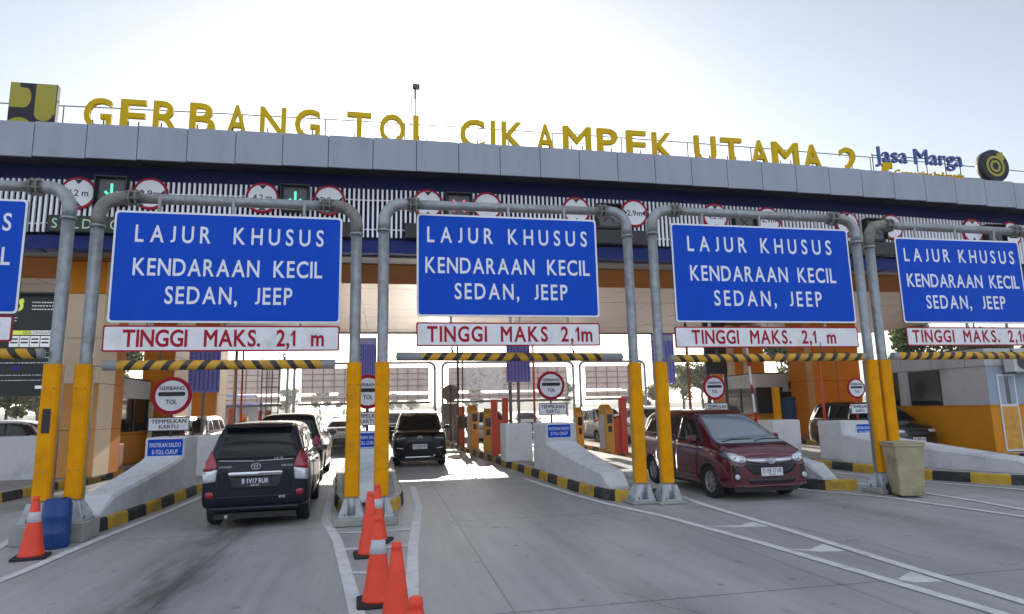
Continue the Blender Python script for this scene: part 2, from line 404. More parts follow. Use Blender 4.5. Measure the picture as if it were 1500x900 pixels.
# islands: kerb stones follow the outline, alternately yellow and black
def island(pts, start_yellow=True, h=.2, pitch=.7, top='island_top', dull_after=40):
    P = [Vector((x, y, 0)) for x, y in pts]
    # resample with a little corner smoothing
    Q = [Vector((x, y, 0)) for x, y in rpoly_open([(p.x, p.y) for p in P], .35)]
    L = [0]
    for i in range(1, len(Q)): L.append(L[-1] + (Q[i] - Q[i - 1]).length)
    def pos(s):
        for i in range(1, len(Q)):
            if s <= L[i]:
                t = (s - L[i - 1]) / max(1e-6, L[i] - L[i - 1]); return Q[i - 1].lerp(Q[i], t)
        return Q[-1]
    b = MB(); s = 0; k = 0; inner = []
    while s < L[-1] - .05:
        e = min(s + pitch, L[-1]); g = .006
        sub = [pos(s + g + (e - s - 2 * g) * j / 3) for j in range(4)]
        m = 'yellow_kerb' if (k % 2 == 0) == start_yellow else 'black_kerb'
        secs = []
        for j, p in enumerate(sub):
            d = (sub[min(j + 1, 3)] - sub[max(j - 1, 0)]).normalized(); n = Vector((-d.y, d.x, 0))   # to the inside
            prof = [(0, 0), (.015, h - .035), (.045, h), (.16, h + .004), (.16, 0)]
            secs.append([b.bm.verts.new(p + n * a + Vector((0, 0, z))) for a, z in prof])
            inner.append(p + n * .15)
        mi_t = 'kerb_top'
        for j in range(3):
            for q in range(4): b._f((secs[j][q], secs[j + 1][q], secs[j + 1][q + 1], secs[j][q + 1]), m if q < 2 else mi_t)
        b._f(secs[0][::-1], m); b._f(secs[-1], m)
        s = e; k += 1
    b2 = MB()
    vs = [b.bm.verts.new((p.x, p.y, h - .01)) for p in inner]
    f = b._f(vs, top)
    o = b.build('traffic_island'); tag(o, kind='structure'); return o
def rpoly_open(pts, r, n=5):
    out = [pts[0]]
    for i in range(1, len(pts) - 1):
        p0, p, p2 = Vector(pts[i - 1]), Vector(pts[i]), Vector(pts[i + 1])
        a, c = p0 - p, p2 - p; rr = min(r, a.length * .45, c.length * .45)
        s, e = p + a.normalized() * rr, p + c.normalized() * rr
        for j in range(n + 1):
            t = j / n; out.append(tuple(s * (1 - t) ** 2 + p * 2 * t * (1 - t) + e * t * t))
    return out + [pts[-1]]
island([(-14, 36.5), (-14, 9), (-9.6, 9), (-8.7, 11), (-7.85, 15.3), (-7.5, 22), (-7.5, 36.5)][::1])
island([(-5.3, 36.5), (-5.25, 13), (-4.95, 10.9), (-4.2, 10.75), (-4.08, 13), (-4.02, 16), (-4.02, 36.5)])
island([(-1.35, 36.5), (-1.3, 18), (-.92, 12.6), (-.72, 11.35), (.14, 11.3), (.36, 12.4), (.28, 17), (.25, 36.5)], False)
island([(2.75, 36.5), (3.0, 30), (3.66, 15.7), (3.83, 12.6), (4.0, 11.45), (4.3, 11.18), (5.05, 11.25), (5.3, 12.4), (5.25, 36.5)])
island([(8.0, 36.5), (8.05, 12.6), (8.25, 11.45), (9.1, 11.12), (9.25, 12.2), (8.95, 16), (8.95, 36.5)])
island([(11.2, 36.5), (11.2, 14.5), (11.45, 12.1), (12.15, 10.6), (13.6, 10.3), (14.6, 11.2), (14.75, 13), (14.75, 36.5)])
island([(17.0, 36.5), (17.0, 14.0), (17.3, 12.6), (20, 12.2), (30, 12.2), (30, 36.5)])

# painted lines: sheets 4 mm above the road
ZS = [.0040]
def stripe(b, pts, w, z=None):
    ZS[0] += .0005; z = ZS[0]
    P = [Vector((x, y, z)) for x, y in pts]; A, B = [], []
    for i, p in enumerate(P):
        d = (P[min(i + 1, len(P) - 1)] - P[max(i - 1, 0)]).normalized(); n = Vector((-d.y, d.x, 0)) * w / 2
        A.append(b.bm.verts.new(p + n)); B.append(b.bm.verts.new(p - n))
    for i in range(len(P) - 1): b._f((A[i], A[i + 1], B[i + 1], B[i]), 'paint_mark')
def px(*ps): return [tuple(gnd(x, y)[:2]) for x, y in ps]
b = MB()
stripe(b, [(-1.15, 15.2), (-1.02, 12.4), (-.92, 10.9), (-.62, 9.2), (-.16, 5.4), (-.05, 3.8)], .13)
stripe(b, [(.62, 15.0), (.60, 12), (.50, 10.6), (.36, 8.6), (.22, 5.6), (.1, 3.8)], .13)
for y in (7.35, 8.6, 9.75, 6.2):
    xl = -.92 + (10.9 - y) * .138; xr = .50 - (10.6 - y) * .056
    stripe(b, [(xl + .09, y + .02), ((xl + xr) / 2, y - .06), (xr - .09, y)], .10)
stripe(b, [(3.35, 15.6), (3.62, 12.6), (3.85, 11.1), (4.24, 9.6), (4.55, 7.4), (4.78, 5.0), (4.98, 2.5)], .13)
stripe(b, [(5.52, 14), (5.5, 12), (5.36, 10.4), (5.34, 8.0), (5.28, 6.0), (5.26, 4.0), (5.2, 2.5)], .13)
for y, a, c in ((8.55, 4.42, 5.28), (6.95, 4.66, 5.22), (5.6, 4.80, 5.2)):
    b.prism([(a, y + .10), (c - .35, y + .02), (c - .02, y + .22), (c - .02, y - .16), (c - .3, y - .12)], .001, .0035, 'paint_mark', axis='z')
stripe(b, [(-3.8, 15), (-3.86, 12.5), (-3.98, 10.2), (-4.0, 8.6), (-4.08, 7.4), (-4.2, 5)], .13)
stripe(b, [(-5.5, 13.5), (-5.3, 11), (-4.85, 9), (-4.5, 7.5), (-4.2, 5)], .13)
stripe(b, [(7.75, 13.5), (8.1, 11.4), (8.72, 10.2), (8.98, 8.3), (9.3, 5)], .13)
stripe(b, [(9.5, 13), (9.75, 10.9), (9.7, 9.2), (9.45, 7.5), (9.3, 5)], .13)
b.prism([(9.2, 8.0), (9.6, 8.1), (9.66, 7.7), (9.25, 7.55)], .001, .0035, 'paint_mark', axis='z')
stripe(b, [(10.7, 14), (10.95, 12), (11.7, 10.0), (12.6, 8.3)], .13)
tag(b.build('road_marking'), kind='structure')

# ---------------------------------------------------------------- toll canopy
def dz(x): return -.00085 * (x - 3.5) ** 2
canopy = empty('toll_canopy', (3, 17, 0), 'long grey fascia toll plaza canopy on orange columns spanning all the lanes', 'canopy')
def cpart(b, name): 
    o = b.build(name); o.parent = canopy; o.matrix_parent_inverse = Matrix.Translation((-3, -17, 0)); return o
X0, X1, PW = -15.35, 29.5, 1.15
b = MB(); x = X0; k = 0
while x < X1:
    d = dz(x + .57); b.box(x + .008, x + PW - .008, 16.5, 16.56, 8.10 + d, 8.985 + d, 'alu', .006)
    x += PW
cpart(b, 'fascia')
b = MB()
n = int((X1 - X0) / PW)
for i in range(n):
    xa = X0 + i * PW; d = dz(xa + .57)
    b.box(xa, xa + PW, 16.562, 17.3, 8.20 + d, 8.97 + d, 'alu_dark')
cpart(b, 'eaves')
b = MB()
for i in range(n):
    xa = X0 + i * PW; d = dz(xa + .57)
    b.box(xa, xa + PW, 17.302, 17.5, 6.36 + d * .5, 8.6 + d, 'navy')
cpart(b, 'backing_wall')
b = MB()
for i in range(n):
    xa = X0 + i * PW; d = dz(xa + .57)
    b.box(xa, xa + PW, 17.24, 17.6, 5.98 + d, 6.34 + d, 'beam_blue')
cpart(b, 'edge_beam')
b = MB(); x = X0
while x < X1:
    d = dz(x); b.box(x, x + .052, 17.14, 17.2, 6.4 + d, 7.76 + d, 'slat'); x += .1265
for z in (6.62, 7.45):
    for i in range(n):
        xa = X0 + i * PW; d = dz(xa + .57); b.box(xa, xa + PW, 17.2, 17.235, z + d, z + .03 + d, 'slat')
cpart(b, 'louvre_screen')
b = MB()
b.box(X0, X1, 17.6, 18.4, 5.93, 6.05, 'soffit_dark')
b.box(X0, X1, 18.41, 21.2, 5.90, 6.05, 'soffit_orange')
cpart(b, 'soffit_trim')
b = MB(); x = X0
while x < X1:
    y = 21.21
    while y < 35:
        b.box(x + .006, x + 2.4 - .006, y, y + 1.15 - .012, 5.96 - .01 * random.random(), 6.03, 'soffit'); y += 1.15
    x += 2.4
b.box(X0, X1, 21.2, 35, 6.035, 6.06, 'soffit_dark')
cpart(b, 'soffit')
b = MB()
b.prism([(17.5, 6.06), (35.3, 6.06), (35.3, 6.95), (17.5, 8.6)], X0, X1, 'alu_dark', axis='x')
cpart(b, 'roof')
b = MB(); b.box(X0, X1, 35.31, 35.4, 5.9, 6.98, 'alu')
cpart(b, 'rear_fascia')
COLS = [(-7.92, .52, 18.6, .95), (-7.92, .52, 24.6, 1.7), (-7.92, .52, 30.6, 1.7)]
for pa, pb, y, dp in ((1194, 1263, 24.0, 1.6), (1067, 1123, 31.0, 1.8)):
    xa, xb = at(pa, 575, y).x, at(pb, 575, y).x; COLS.append(((xa + xb) / 2, (xb - xa) / 2, y, .45))
for cx, hw, y, dp in COLS:
    for _ in (0,):
        b = MB(); z = .2
        while z < 5.85:
            t = min(z + 1.2, 5.89)
            fm = 'orange_panel'
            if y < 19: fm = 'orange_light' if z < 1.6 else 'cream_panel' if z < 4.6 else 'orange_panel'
            b.box(cx - hw + .02, cx + hw - .02, y, y + .05, z, t - .012, fm, .004)
            if y > 31 - .1 and cx > 0:
                for u0, u1 in ((0, .2), (.42, .58)): b.box(cx - hw + .02 + u0 * hw * 2, cx - hw + .02 + u1 * hw * 2 - .02, y - .06, y - .002, z, t - .012, 'cream_panel', .004)
            elif y > 23 and cx > 0: b.box(cx - .02, cx + .02, y - .012, y - .002, z, t - .012, 'soffit_dark')
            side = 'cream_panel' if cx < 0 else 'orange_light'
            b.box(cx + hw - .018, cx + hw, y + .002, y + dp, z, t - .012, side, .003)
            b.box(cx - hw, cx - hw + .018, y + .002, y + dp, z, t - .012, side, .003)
            b.box(cx - hw + .02, cx + hw - .02, y + 1.66, y + dp, z, t - .012, 'orange_panel', .004)
            z = t
        b.box(cx - hw + .03, cx + hw - .03, y + .06, y + dp - .05, .15, 5.89, 'soffit_dark')
        cpart(b, 'column')
b = MB()
for i in range(40):
    xa = X0 + i * 1.13; xb = xa + 1.13
    b.tube([(xa, 18, 10.13 + dz(xa)), (xb, 18, 10.13 + dz(xb))], .016, 'steel_dark', 8, cap=False)
    if i % 2 == 0: b.tube([(xa, 18, 8.4), (xa, 18, 10.13 + dz(xa))], .016, 'steel_dark', 8)
cpart(b, 'railing')

# roof lettering: each word a thing, each letter a part
WORDS = [('GERBANG', [(124, 164.5), (177, 215), (225, 264), (278, 316), (332, 363.5), (381, 419), (432, 469)]),
         ('TOL', [(508, 544), (556, 593), (605, 634)]),
         ('CIKAMPEK', [(674, 710), (719, 725.5), (735, 768), (785, 813), (825, 866), (875, 905), (918, 947), (956, 987)]),
         ('UTAMA', [(1018, 1049), (1057, 1087), (1100, 1126), (1132, 1170), (1177, 1204)]),
         ('2', [(1231, 1256)])]
for w, boxes in WORDS:
    xs = [at(a, 165 + (a - 145) * .07, 17.4).x for a, c in boxes]
    r = empty('roof_lettering', ((xs[0] + xs[-1]) / 2, 17.4, 8.9),
              {'2': 'yellow roof numeral 2 after the word UTAMA on the toll canopy'}.get(w, 'big yellow roof letters spelling %s along the toll canopy edge' % w), 'roof sign', 'yellow roof lettering of the plaza name')
    ox = r.location
    for ch, (a, c) in zip(w, boxes):
        xa = at(a, 165 + (a - 145) * .07, 17.4).x; xb = at(c, 165 + (c - 145) * .07, 17.4).x
        d = dz((xa + xb) / 2); bb = MB()
        put_text(bb, ch, xa - ox.x, xb - ox.x, 9.205 + d - ox.z, 10.10 + d - ox.z, 0, 'letter_yellow', .05, .014 if ch not in 'I' else .0)
        for f in bb.bm.faces: f.smooth = False
        for xx in (xa + (xb - xa) * .3, xa + (xb - xa) * .7):
            bb.tube([(xx - ox.x, .02, 8.75 + d - ox.z), (xx - ox.x, .02, 9.5 + d - ox.z)], .018, 'steel_dark', 6)
        bb.build('letter', r)
# operator's name and tagline
p = at(1283, 240, 17.4); r = empty('roof_lettering', (17.6, 17.4, 8.9), 'small blue roof letters spelling Jasa Marga with a yellow tagline beneath', 'roof sign')
bb = MB(); xa, xb = at(1281, 225, 17.4).x - 17.6, at(1410, 240, 17.4).x - 17.6
put_text(bb, 'Jasa Marga', xa, xb, .50, 1.21, 0, 'jm_blue', .04, .0)
o = bb.build('name_lettering', r)
bb = MB(); put_text(bb, 'Connecting Indonesia', xa + .72, xb, .15, .45, .02, 'letter_yellow', .03, .012)
bb.build('tagline', r)
bb = MB(); 
pts = [(xa + .15, .10), (xa + .28, .42), (xa + .22, .5), (xa + .36, .62), (xa + .62, .58), (xa + .62, .36), (xa + .5, .38), (xa + .36, .06)]
bb.prism([(a, c + .10) for a, c in pts], -.02, .06, 'letter_yellow'); bb.build('swoosh', r)
bb = MB()
for xx in (xa, xa + .5, (xa + xb) / 2, xb - .6, xb): bb.tube([(xx, .12, -.3), (xx, .12, 1.0)], .02, 'steel_dark', 6)
bb.tube([(xa, .12, .95), (xb + .1, .12, .95)], .018, 'steel_dark', 6); bb.tube([(xa, .12, .33), (xb + .9, .12, .33)], .018, 'steel_dark', 6)
bb.build('support_frame', r)
# round emblem
c = at(1455, 244, 17.3); r = empty('round_emblem', (c.x, 17.3, 8.85), 'dark disc with yellow loop emblem on the right end of the canopy roof', 'emblem')
h = c.z - 8.85
bb = MB(); bb.lathe([(.55, -.09), (.585, -.06), (.585, .14), (.54, .16)], 'logo_dark', 40, 'y', (0, 0, h)); bb.box(-.05, .05, -.02, .08, -.1, h - .5, 'steel_dark'); bb.build('disc', r)
def ring2(b, cx, cz, ro, ri, y0, y1, m, n=32):
    for k in range(n):
        a0, a1 = 2 * math.pi * k / n, 2 * math.pi * (k + 1) / n
        b.prism([(cx + ri * math.cos(a0), cz + ri * math.sin(a0)), (cx + ro * math.cos(a0), cz + ro * math.sin(a0)), (cx + ro * math.cos(a1), cz + ro * math.sin(a1)), (cx + ri * math.cos(a1), cz + ri * math.sin(a1))], y0, y1, m)
def loop_emblem(b, cx, cz, s, y, m, two=True):
    ring2(b, cx - .03 * s, cz - .05 * s, .62 * s, .48 * s if two else .3 * s, y - .012, y, m)
    if two: ring2(b, cx - .03 * s, cz - .05 * s, .36 * s, .22 * s, y - .012, y, m, 24)
    b.prism([(cx + .30 * s, cz + .3 * s), (cx + .34 * s, cz + .82 * s), (cx + .58 * s, cz + .80 * s), (cx + .52 * s, cz + .1 * s)], y - .014, y - .001, m)
    b.prism([(cx + .05 * s, cz + .42 * s), (cx + .2 * s, cz + .78 * s), (cx + .66 * s, cz + .5 * s), (cx + .60 * s, cz + .36 * s)], y - .013, y - .0015, m)
bb = MB(); loop_emblem(bb, 0, h, .6, -.092, 'logo_yellow'); bb.build('loop', r)
# square ministry emblem
a = at(12, 120, 17.3); c = at(84, 177, 17.3); x0, x1 = -9.5, -8.42
r = empty('square_emblem', (x0, 17.3, 8.8), 'square yellow and dark grey emblem panel on the left end of the canopy roof', 'emblem')
W = x1 - x0; z0, z1 = .28, 1.45
bb = MB(); bb.box(0, W, .0, .16, z0, z1, 'logo_dark', .008); bb.box(.2, .26, .05, .11, -.1, z0, 'steel_dark'); bb.box(.8, .86, .05, .11, -.1, z0, 'steel_dark'); bb.build('panel', r)
def LP(u, v): return (u * W, z0 + v * (z1 - z0))
bb = MB()
bb.prism([LP(*q) for q in [(.015, .985), (.2, .985), (.2, .9), (.3, .88)] + [(.32 + .14 * math.sin(t), .655 + .235 * math.cos(t)) for t in [math.pi * k / 10 for k in range(1, 10)]] + [(.3, .42), (.015, .42)]], -.006, .001, 'logo_yellow')
bb.prism([LP(*q) for q in [(.55, .985), (.985, .985), (.985, .28), (.9, .28)] + [(.75 + .2 * math.cos(t), .3 + .17 * math.sin(t)) for t in [-math.pi * k / 12 for k in range(1, 12)]] + [(.55, .3)]], -.006, .001, 'logo_yellow')
bb.prism([LP(*q) for q in [(.015, .012), (.47, .012)] + [(.25 + .22 * math.cos(t), .06 + .13 * math.sin(t)) for t in [math.pi * k / 10 for k in range(0, 10)]] + [(.015, .15)]], -.006, .001, 'logo_yellow')
bb.build('relief', r)
# roof mast with camera, and a short rod
p = at(608, 200, 19); r = empty('roof_mast', (p.x, 19, 8.4), 'thin roof mast topped by a small camera behind the word TOL', 'mast')
bb = MB(); bb.tube([(0, 0, 0), (0, 0, 3.1)], .022, 'steel_dark', 8); bb.tube([(0, 0, 3.05), (0, 0, 3.4)], .03, 'steel_dark', 8); bb.build('pole', r)
bb = MB(); bb.box(-.08, .14, -.1, .1, 3.4, 3.52, 'steel_dark', .02); bb.build('camera_head', r)
bb = MB(); bb.tube([(0, 0, 0), (0, 0, 2.85)], .02, 'pole_grey', 8)
o = bb.build('antenna_rod', None, (at(602, 200, 18.6).x, 18.6, 8.45)); tag(o, 'short bare rod left of the camera mast on the roof', 'antenna')

# height and width limit discs on the louvre
def disc_sign(px_, py_, kind, text, label, rr=.425):
    c = at(px_, py_, 17.05); r = empty('limit_sign', (c.x, 17.12, c.z), label, 'road sign', 'round limit signs on the canopy louvre')
    bb = MB(); bb.lathe([(rr - .01, -.03), (rr, -.02), (rr, .01), (rr - .03, .015)], 'sign_red', 36, 'y'); bb.build('red_ring', r)
    bb = MB(); bb.prism(circ(0, 0, rr * .84), -.036, -.030, 'sign_white'); bb.build('face', r)
    bb = MB(); t = rr * .24; e = rr * .84
    if kind == 'h': tri = [[(-t, e * .97), (t, e * .97), (0, e - t * 1.25)], [(-t, -e * .97), (0, -e + t * 1.25), (t, -e * .97)]]
    else: tri = [[(-e * .97, t), (-e + t * 1.25, 0), (-e * .97, -t)], [(e * .97, t), (e * .97, -t), (e - t * 1.25, 0)]]
    for q in tri: bb.prism(q, -.040, -.037, 'black')
    put_text(bb, text, -.24, .24, -.085, .085, -.0385, 'black', .002, .012); bb.build('lettering', r)
N = ['leftmost of the roof', 'first']
discs = [(113, 282, 'h', '4.2 m', 'round 4.2 m height sign above the SALDO board, left of the green arrow'), (219, 283, 'w', '2.9m', 'round 2.9m width sign right of the leftmost green arrow'),
         (384, 289, 'h', '4.2 m', 'round 4.2 m height sign left of the second green arrow'), (482, 293, 'w', '2.9m', 'round 2.9m width sign right of the second green arrow'),
         (627, 298, 'h', '4.2 m', 'round 4.2 m height sign left of the red cross signal'), (714, 302, 'w', '2.9m', 'round 2.9m width sign right of the red cross signal'),
         (845, 308, 'h', '4.2 m', 'round height sign above the right end of the second full blue board'), (930, 312, 'w', '2.9m', 'clearly visible round 2.9m width sign between second and third blue boards'),
         (1049, 317, 'h', '4.2 m', 'round height sign behind the pipe, above the left of the third blue board'), (1127, 322, 'w', '2.9m', 'round width sign behind the pipe, above the middle of the third blue board'),
         (1243, 328, 'h', '4.2 m', 'round height sign half hidden by the curved pipe right of the third blue board'), (1308, 332, 'w', '2.9m', 'round width sign above the left corner of the rightmost blue board'),
         (1427, 338, 'h', '4.2 m', 'round height sign above the middle of the rightmost blue board'), (1483, 342, 'w', '2.9m', 'round width sign at the right picture edge above the rightmost board')]
for d_ in discs: disc_sign(*d_)
def lane_signal(px_, py_, kind, label):
    c = at(px_, py_, 17.05); r = empty('lane_signal', (c.x, 17.08, c.z), label, 'lane signal', 'lane signals on the canopy louvre')
    bb = MB(); bb.box(-.36, .36, -.08, .05, -.36, .36, 'black', .012); bb.box(-.37, .37, -.22, -.081, .33, .36, 'black'); bb.box(-.37, -.345, -.2, -.081, -.3, .329, 'black'); bb.box(.345, .37, -.2, -.081, -.3, .329, 'black'); bb.build('housing', r)
    bb = MB(); bb.box(-.29, .29, -.09, -.081, -.29, .29, 'led_grey'); bb.build('panel', r)
    bb = MB(); m = {'g': 'led_green', 'r': 'led_red', 'o': 'led_off'}[kind]
    def bar(x0, z0, x1, z1, w=.028, y=-.094):
        d = Vector((x1 - x0, z1 - z0)).normalized(); n_ = Vector((-d.y, d.x)) * w
        bb.prism([(x0 + n_.x, z0 + n_.y), (x1 + n_.x, z1 + n_.y), (x1 - n_.x, z1 - n_.y), (x0 - n_.x, z0 - n_.y)], y - .004, y, m)
    if kind == 'g':
        bar(0, .19, 0, -.13); bar(-.15, -.02, .01, -.18, y=-.0945); bar(.15, -.02, -.01, -.18, y=-.0951)
    else:
        bar(-.17, .17, .17, -.17); bar(-.17, -.17, .17, .17, y=-.0945)
    bb.build('arrow' if kind == 'g' else 'cross', r)
for d_ in [(165, 281, 'g', 'lane signal showing green down arrow above the leftmost full blue board'), (433, 292, 'g', 'lane signal with green down arrow half hidden by pipe, above second height sign'), (672, 303, 'r', 'lane signal showing a red cross, above the board on middle gantry'),
           (891, 318, 'o', 'unlit lane signal behind the pipe elbow, left of the clear 2.9m sign'), (1089, 327, 'o', 'unlit lane signal behind the pipe above the third blue board'), (1280, 338, 'o', 'unlit lane signal where the two right gantries meet'), (1455, 346, 'o', 'unlit lane signal above the rightmost blue board')]: lane_signal(*d_)
for i, (xa, xb, txt, lab) in enumerate([(-8.23, -5.64, 'SALDO C', 'lit LED text board reading SALDO beneath the leftmost green arrow'), (-3.5, -.94, '', 'dark LED strip behind the first full blue board'), (.46, 3.1, '', 'dark LED strip peeking out left of the middle blue board'),
                                        (5.2, 7.55, '', 'dark LED strip right of middle blue board, beneath the clear 2.9m sign'), (9.8, 12.3, '', 'dark LED strip behind the third blue board'), (14.2, 16.6, '', 'dark LED strip behind the paired pipes at right')]):
    r = empty('led_board', (xa, 17.1, 6.38 + dz(xa)), lab, 'LED board', 'LED boards on the canopy louvre')
    bb = MB(); bb.box(0, xb - xa, -.08, .03, 0, .42, 'led_off', .01); bb.build('casing', r)
    if txt:
        bb = MB(); put_line(bb, txt, .10, 1.60, .09, .33, -.082, 'led_text', .003, .0, .9, .5); bb.build('lettering', r)

# ---------------------------------------------------------------- pipe gantries
def arc(c, r_, a0, a1, y, n=7): return [(c[0] + r_ * math.cos(a0 + (a1 - a0) * k / n), y, c[1] + r_ * math.sin(a0 + (a1 - a0) * k / n)) for k in range(n + 1)]
def gantry(xl, yl, hl, xr, yr, hr, zl, zr, label, group='galvanised pipe gantries across the lanes', elbow='galv'):
    r = empty('pipe_gantry', ((xl + xr) / 2, (yl + yr) / 2, 0), label, 'gantry', group); ox, oy = r.location.x, r.location.y
    xl, xr, yl, yr = xl - ox, xr - ox, yl - oy, yr - oy
    R_ = .32
    for s, x, y, h, z in ((1, xl, yl, hl, zl), (-1, xr, yr, hr, zr)):
        bb = MB(); bb.tube([(x, y, h + .02), (x, y, z - R_ - .05)], .088, 'galv', 16); bb.build('post', r)
        bb = MB(); a0, a1 = (math.pi, math.pi / 2) if s > 0 else (0, math.pi / 2)
        pts = arc((x + s * R_, z - R_), R_, a0, a1, y)
        bb.tube([(x, y, z - R_ - .14)] + pts + [(x + s * (R_ + .1), y, z)], .099, elbow, 16)
        bb.tube([(x, y, z - R_ - .17), (x, y, z - R_ - .13)], .108, 'galv', 16); bb.build('elbow', r)
        bb = MB(); cx = x + s * (R_ + .16)
        for q in (-.045, .045): bb.lathe([(.13, cx + q - .012), (.14, cx + q), (.13, cx + q + .012)], 'galv_dirty', 20, 'x', (0, y, z))
        for k in range(6):
            t = k * math.pi / 3 + .3; yy, zz = y + .115 * math.cos(t), z + .115 * math.sin(t)
            bb.tube([(cx - .1, yy, zz), (cx + .1, yy, zz)], .014, 'galv_dirty', 6)
        bb.build('flange', r)
        bb = MB(); top = 2.48
        bb.prism([(x - .112, y - .02), (x - .112, y - .085), (x - .085, y - .115), (x + .085, y - .115), (x + .112, y - .085), (x + .112, y - .02), (x + .104, y - .02), (x + .104, y - .082), (x + .082, y - .107), (x - .082, y - .107), (x - .104, y - .082), (x - .104, y - .02)], h + .30, top, 'yellow', axis='z')
        for z_ in (h + .7, top - .35): bb.tube([(x - .06, y - .112, z_), (x - .06, y - .125, z_)], .012, 'galv_dirty', 6); bb.tube([(x + .06, y - .112, z_), (x + .06, y - .125, z_)], .012, 'galv_dirty', 6)
        bb.build('yellow_sleeve', r)
        bb = MB(); bb.box(x - .098, x + .098, y - .018, y + .085, h + .28, top - .01, 'galv', .01); bb.build('channel', r)
        bb = MB()
        bb.box(x - .2, x + .2, y - .2, y + .2, h, h + .025, 'galv_light', .004)
        bb.tube([(x, y, h + .026), (x, y, h + .29)], .105, 'galv_light', 14)
        for k in range(4):
            t = math.pi / 4 + k * math.pi / 2; mx = Matrix.Translation((x, y, h + .027)) @ Matrix.Rotation(t, 4, 'Z')
            bb.prism([(.09, 0), (.25, 0), (.25, .05), (.11, .27), (.09, .27)], -.008, .008, 'galv_light', 'y', mx=mx)
            bb.tube([mx @ Vector((.2, .06, 0)), mx @ Vector((.2, .06, .05))], .014, 'galv_dirty', 6)
        for sx in (-1, 1): bb.prism([(x + sx * .06, h + .027), (x + sx * .19, h + .027), (x + sx * .11, h + .28), (x + sx * .06, h + .28)], y - .19, y - .18, 'galv_light')
        bb.build('base_plate', r)
        bb = MB(); hh = max(h, .05); bb.box(x - .26, x + .26, y - .27, y + .26, 0, hh - .001, 'concrete', .02); bb.build('footing', r)
    bb = MB(); bb.tube([(xl + R_ + .12, yl, zl), (xr - R_ - .12, yr, zr)], .080, 'galv', 16); bb.build('crossbar', r)
    return r
gantry(-9.25, 10.4, .27, -4.72, 10.35, .27, 5.2, 5.15, 'pipe gantry cut off by the left picture edge')
g0 = [o for o in col.objects if o.name.startswith('pipe_gantry')][0]; q = at(73, 617, 10.22)
bb = MB(); bb.box(-.052, .052, -.004, 0, -.17, .17, 'black'); o = bb.build('sticker', g0); o.location = (-4.72 - g0.location.x, 10.35 - .117 - g0.location.y, q.z)
gantry(-4.36, 10.45, .27, -.50, 10.47, .12, 5.07, 5.07, 'pipe gantry over the lane of the dark minivan seen from behind', elbow='galv_dirty')
gantry(-.06, 10.4, .12, 4.47, 11.05, .05, 5.13, 5.36, 'pipe gantry over the middle lane with an oncoming black car')
gantry(4.91, 10.9, .05, 9.16, 10.72, .08, 5.38, 5.29, 'pipe gantry over the lane of the red car')
gantry(9.45, 10.72, .08, 13.55, 10.75, .1, 5.2, 5.18, 'pipe gantry at the right picture edge beside the beige bin', elbow='galv_dirty')

# boards hung from the gantries
def lane_board(x0, x1, z0, z1, y, lines, label, tilt=0.0):
    r = empty('lane_board', ((x0 + x1) / 2, y, z0), label, 'sign board', 'blue LAJUR KHUSUS boards on the gantries', rz=tilt); w, h = (x1 - x0), z1 - z0
    bb = MB(); bb.prism(rrect(-w / 2, w / 2, 0, h, .06), -.005, .02, 'sign_white', m_side='alu_dark'); bb.build('border', r)
    bb = MB(); bb.prism(rrect(-w / 2 + .032, w / 2 - .032, .032, h - .032, .05), -.009, -.0055, 'sign_blue'); bb.build('face', r)
    bb = MB(); lh = .150 * h; cz = (.795, .495, .245)
    for (t, u0, u1, word), c in zip(lines, cz):
        bb = MB(); put_line(bb, t, -w / 2 + u0 * w, -w / 2 + u1 * w, (c * h - lh / 2), (c * h + lh / 2), -.0095, 'sign_white', .002, .014, .72, .95 * word)
        bb.build('text_line', r)
    bb = MB()
    for u in (-.32, 0, .32): bb.box(u * w - .02, u * w + .02, .021, .05, -.1, h + .22, 'galv')
    for v in (.25, .75): bb.box(-w * .45, w * .45, .051, .08, v * h - .02, v * h + .02, 'galv')
    bb.build('bracket', r); return r
def height_plate(x0, x1, z0, z1, y, text, label, tilt=0.0, u0=.08, u1=.93):
    r = empty('height_plate', ((x0 + x1) / 2, y, z0), label, 'sign board', 'red on white TINGGI MAKS plates', rz=tilt); w, h = (x1 - x0), z1 - z0
    bb = MB(); bb.prism(rrect(-w / 2, w / 2, 0, h, .03), -.005, .015, 'sign_red', m_side='alu_dark'); bb.build('border', r)
    bb = MB(); bb.prism(rrect(-w / 2 + .024, w / 2 - .024, .024, h - .024, .02), -.009, -.0055, 'sign_white_dirty'); bb.build('face', r)
    bb = MB(); put_line(bb, text, -w / 2 + u0 * w, -w / 2 + u1 * w, .20 * h, .82 * h, -.0095, 'sign_red', .002, .022, .78, .95); bb.build('lettering', r)
    bb = MB()
    for u in (-.32, .05, .32): bb.box(u * w - .012, u * w + .012, .016, .03, h - .2, h + .12, 'galv')
    bb.build('bracket', r)
E3 = [('LAJUR KHUSUS', .09, .915, 1.35), ('KENDARAAN KECIL', .09, .912, .85), ('SEDAN, JEEP', .23, .78, 1.05)]
E2 = [('LAJUR KHUSUS', .055, .943, 1.05), ('KENDARAAN KECIL', .045, .952, .9), ('SEDAN, JEEP', .20, .82, 1.05)]
E4 = [('LAJUR KHUSUS', .085, .895, 1.1), ('KENDARAAN KECIL', .09, .905, .8), ('SEDAN, JEEP', .21, .81, 1.05)]
E5 = [('LAJUR KHUSUS', .06, .945, .85), ('KENDARAAN KECIL', .06, .955, .7), ('SEDAN, JEEP', .19, .82, 1.05)]
lane_board(-8.5, -5.2, 3.2, 4.9, 10.2, E2, 'blue KENDARAAN KECIL board cut off at the left picture edge')
lane_board(-4.07, -.72, 3.09, 4.82, 10.3, E3, 'blue KENDARAAN KECIL board above the dark minivan, widest of all')
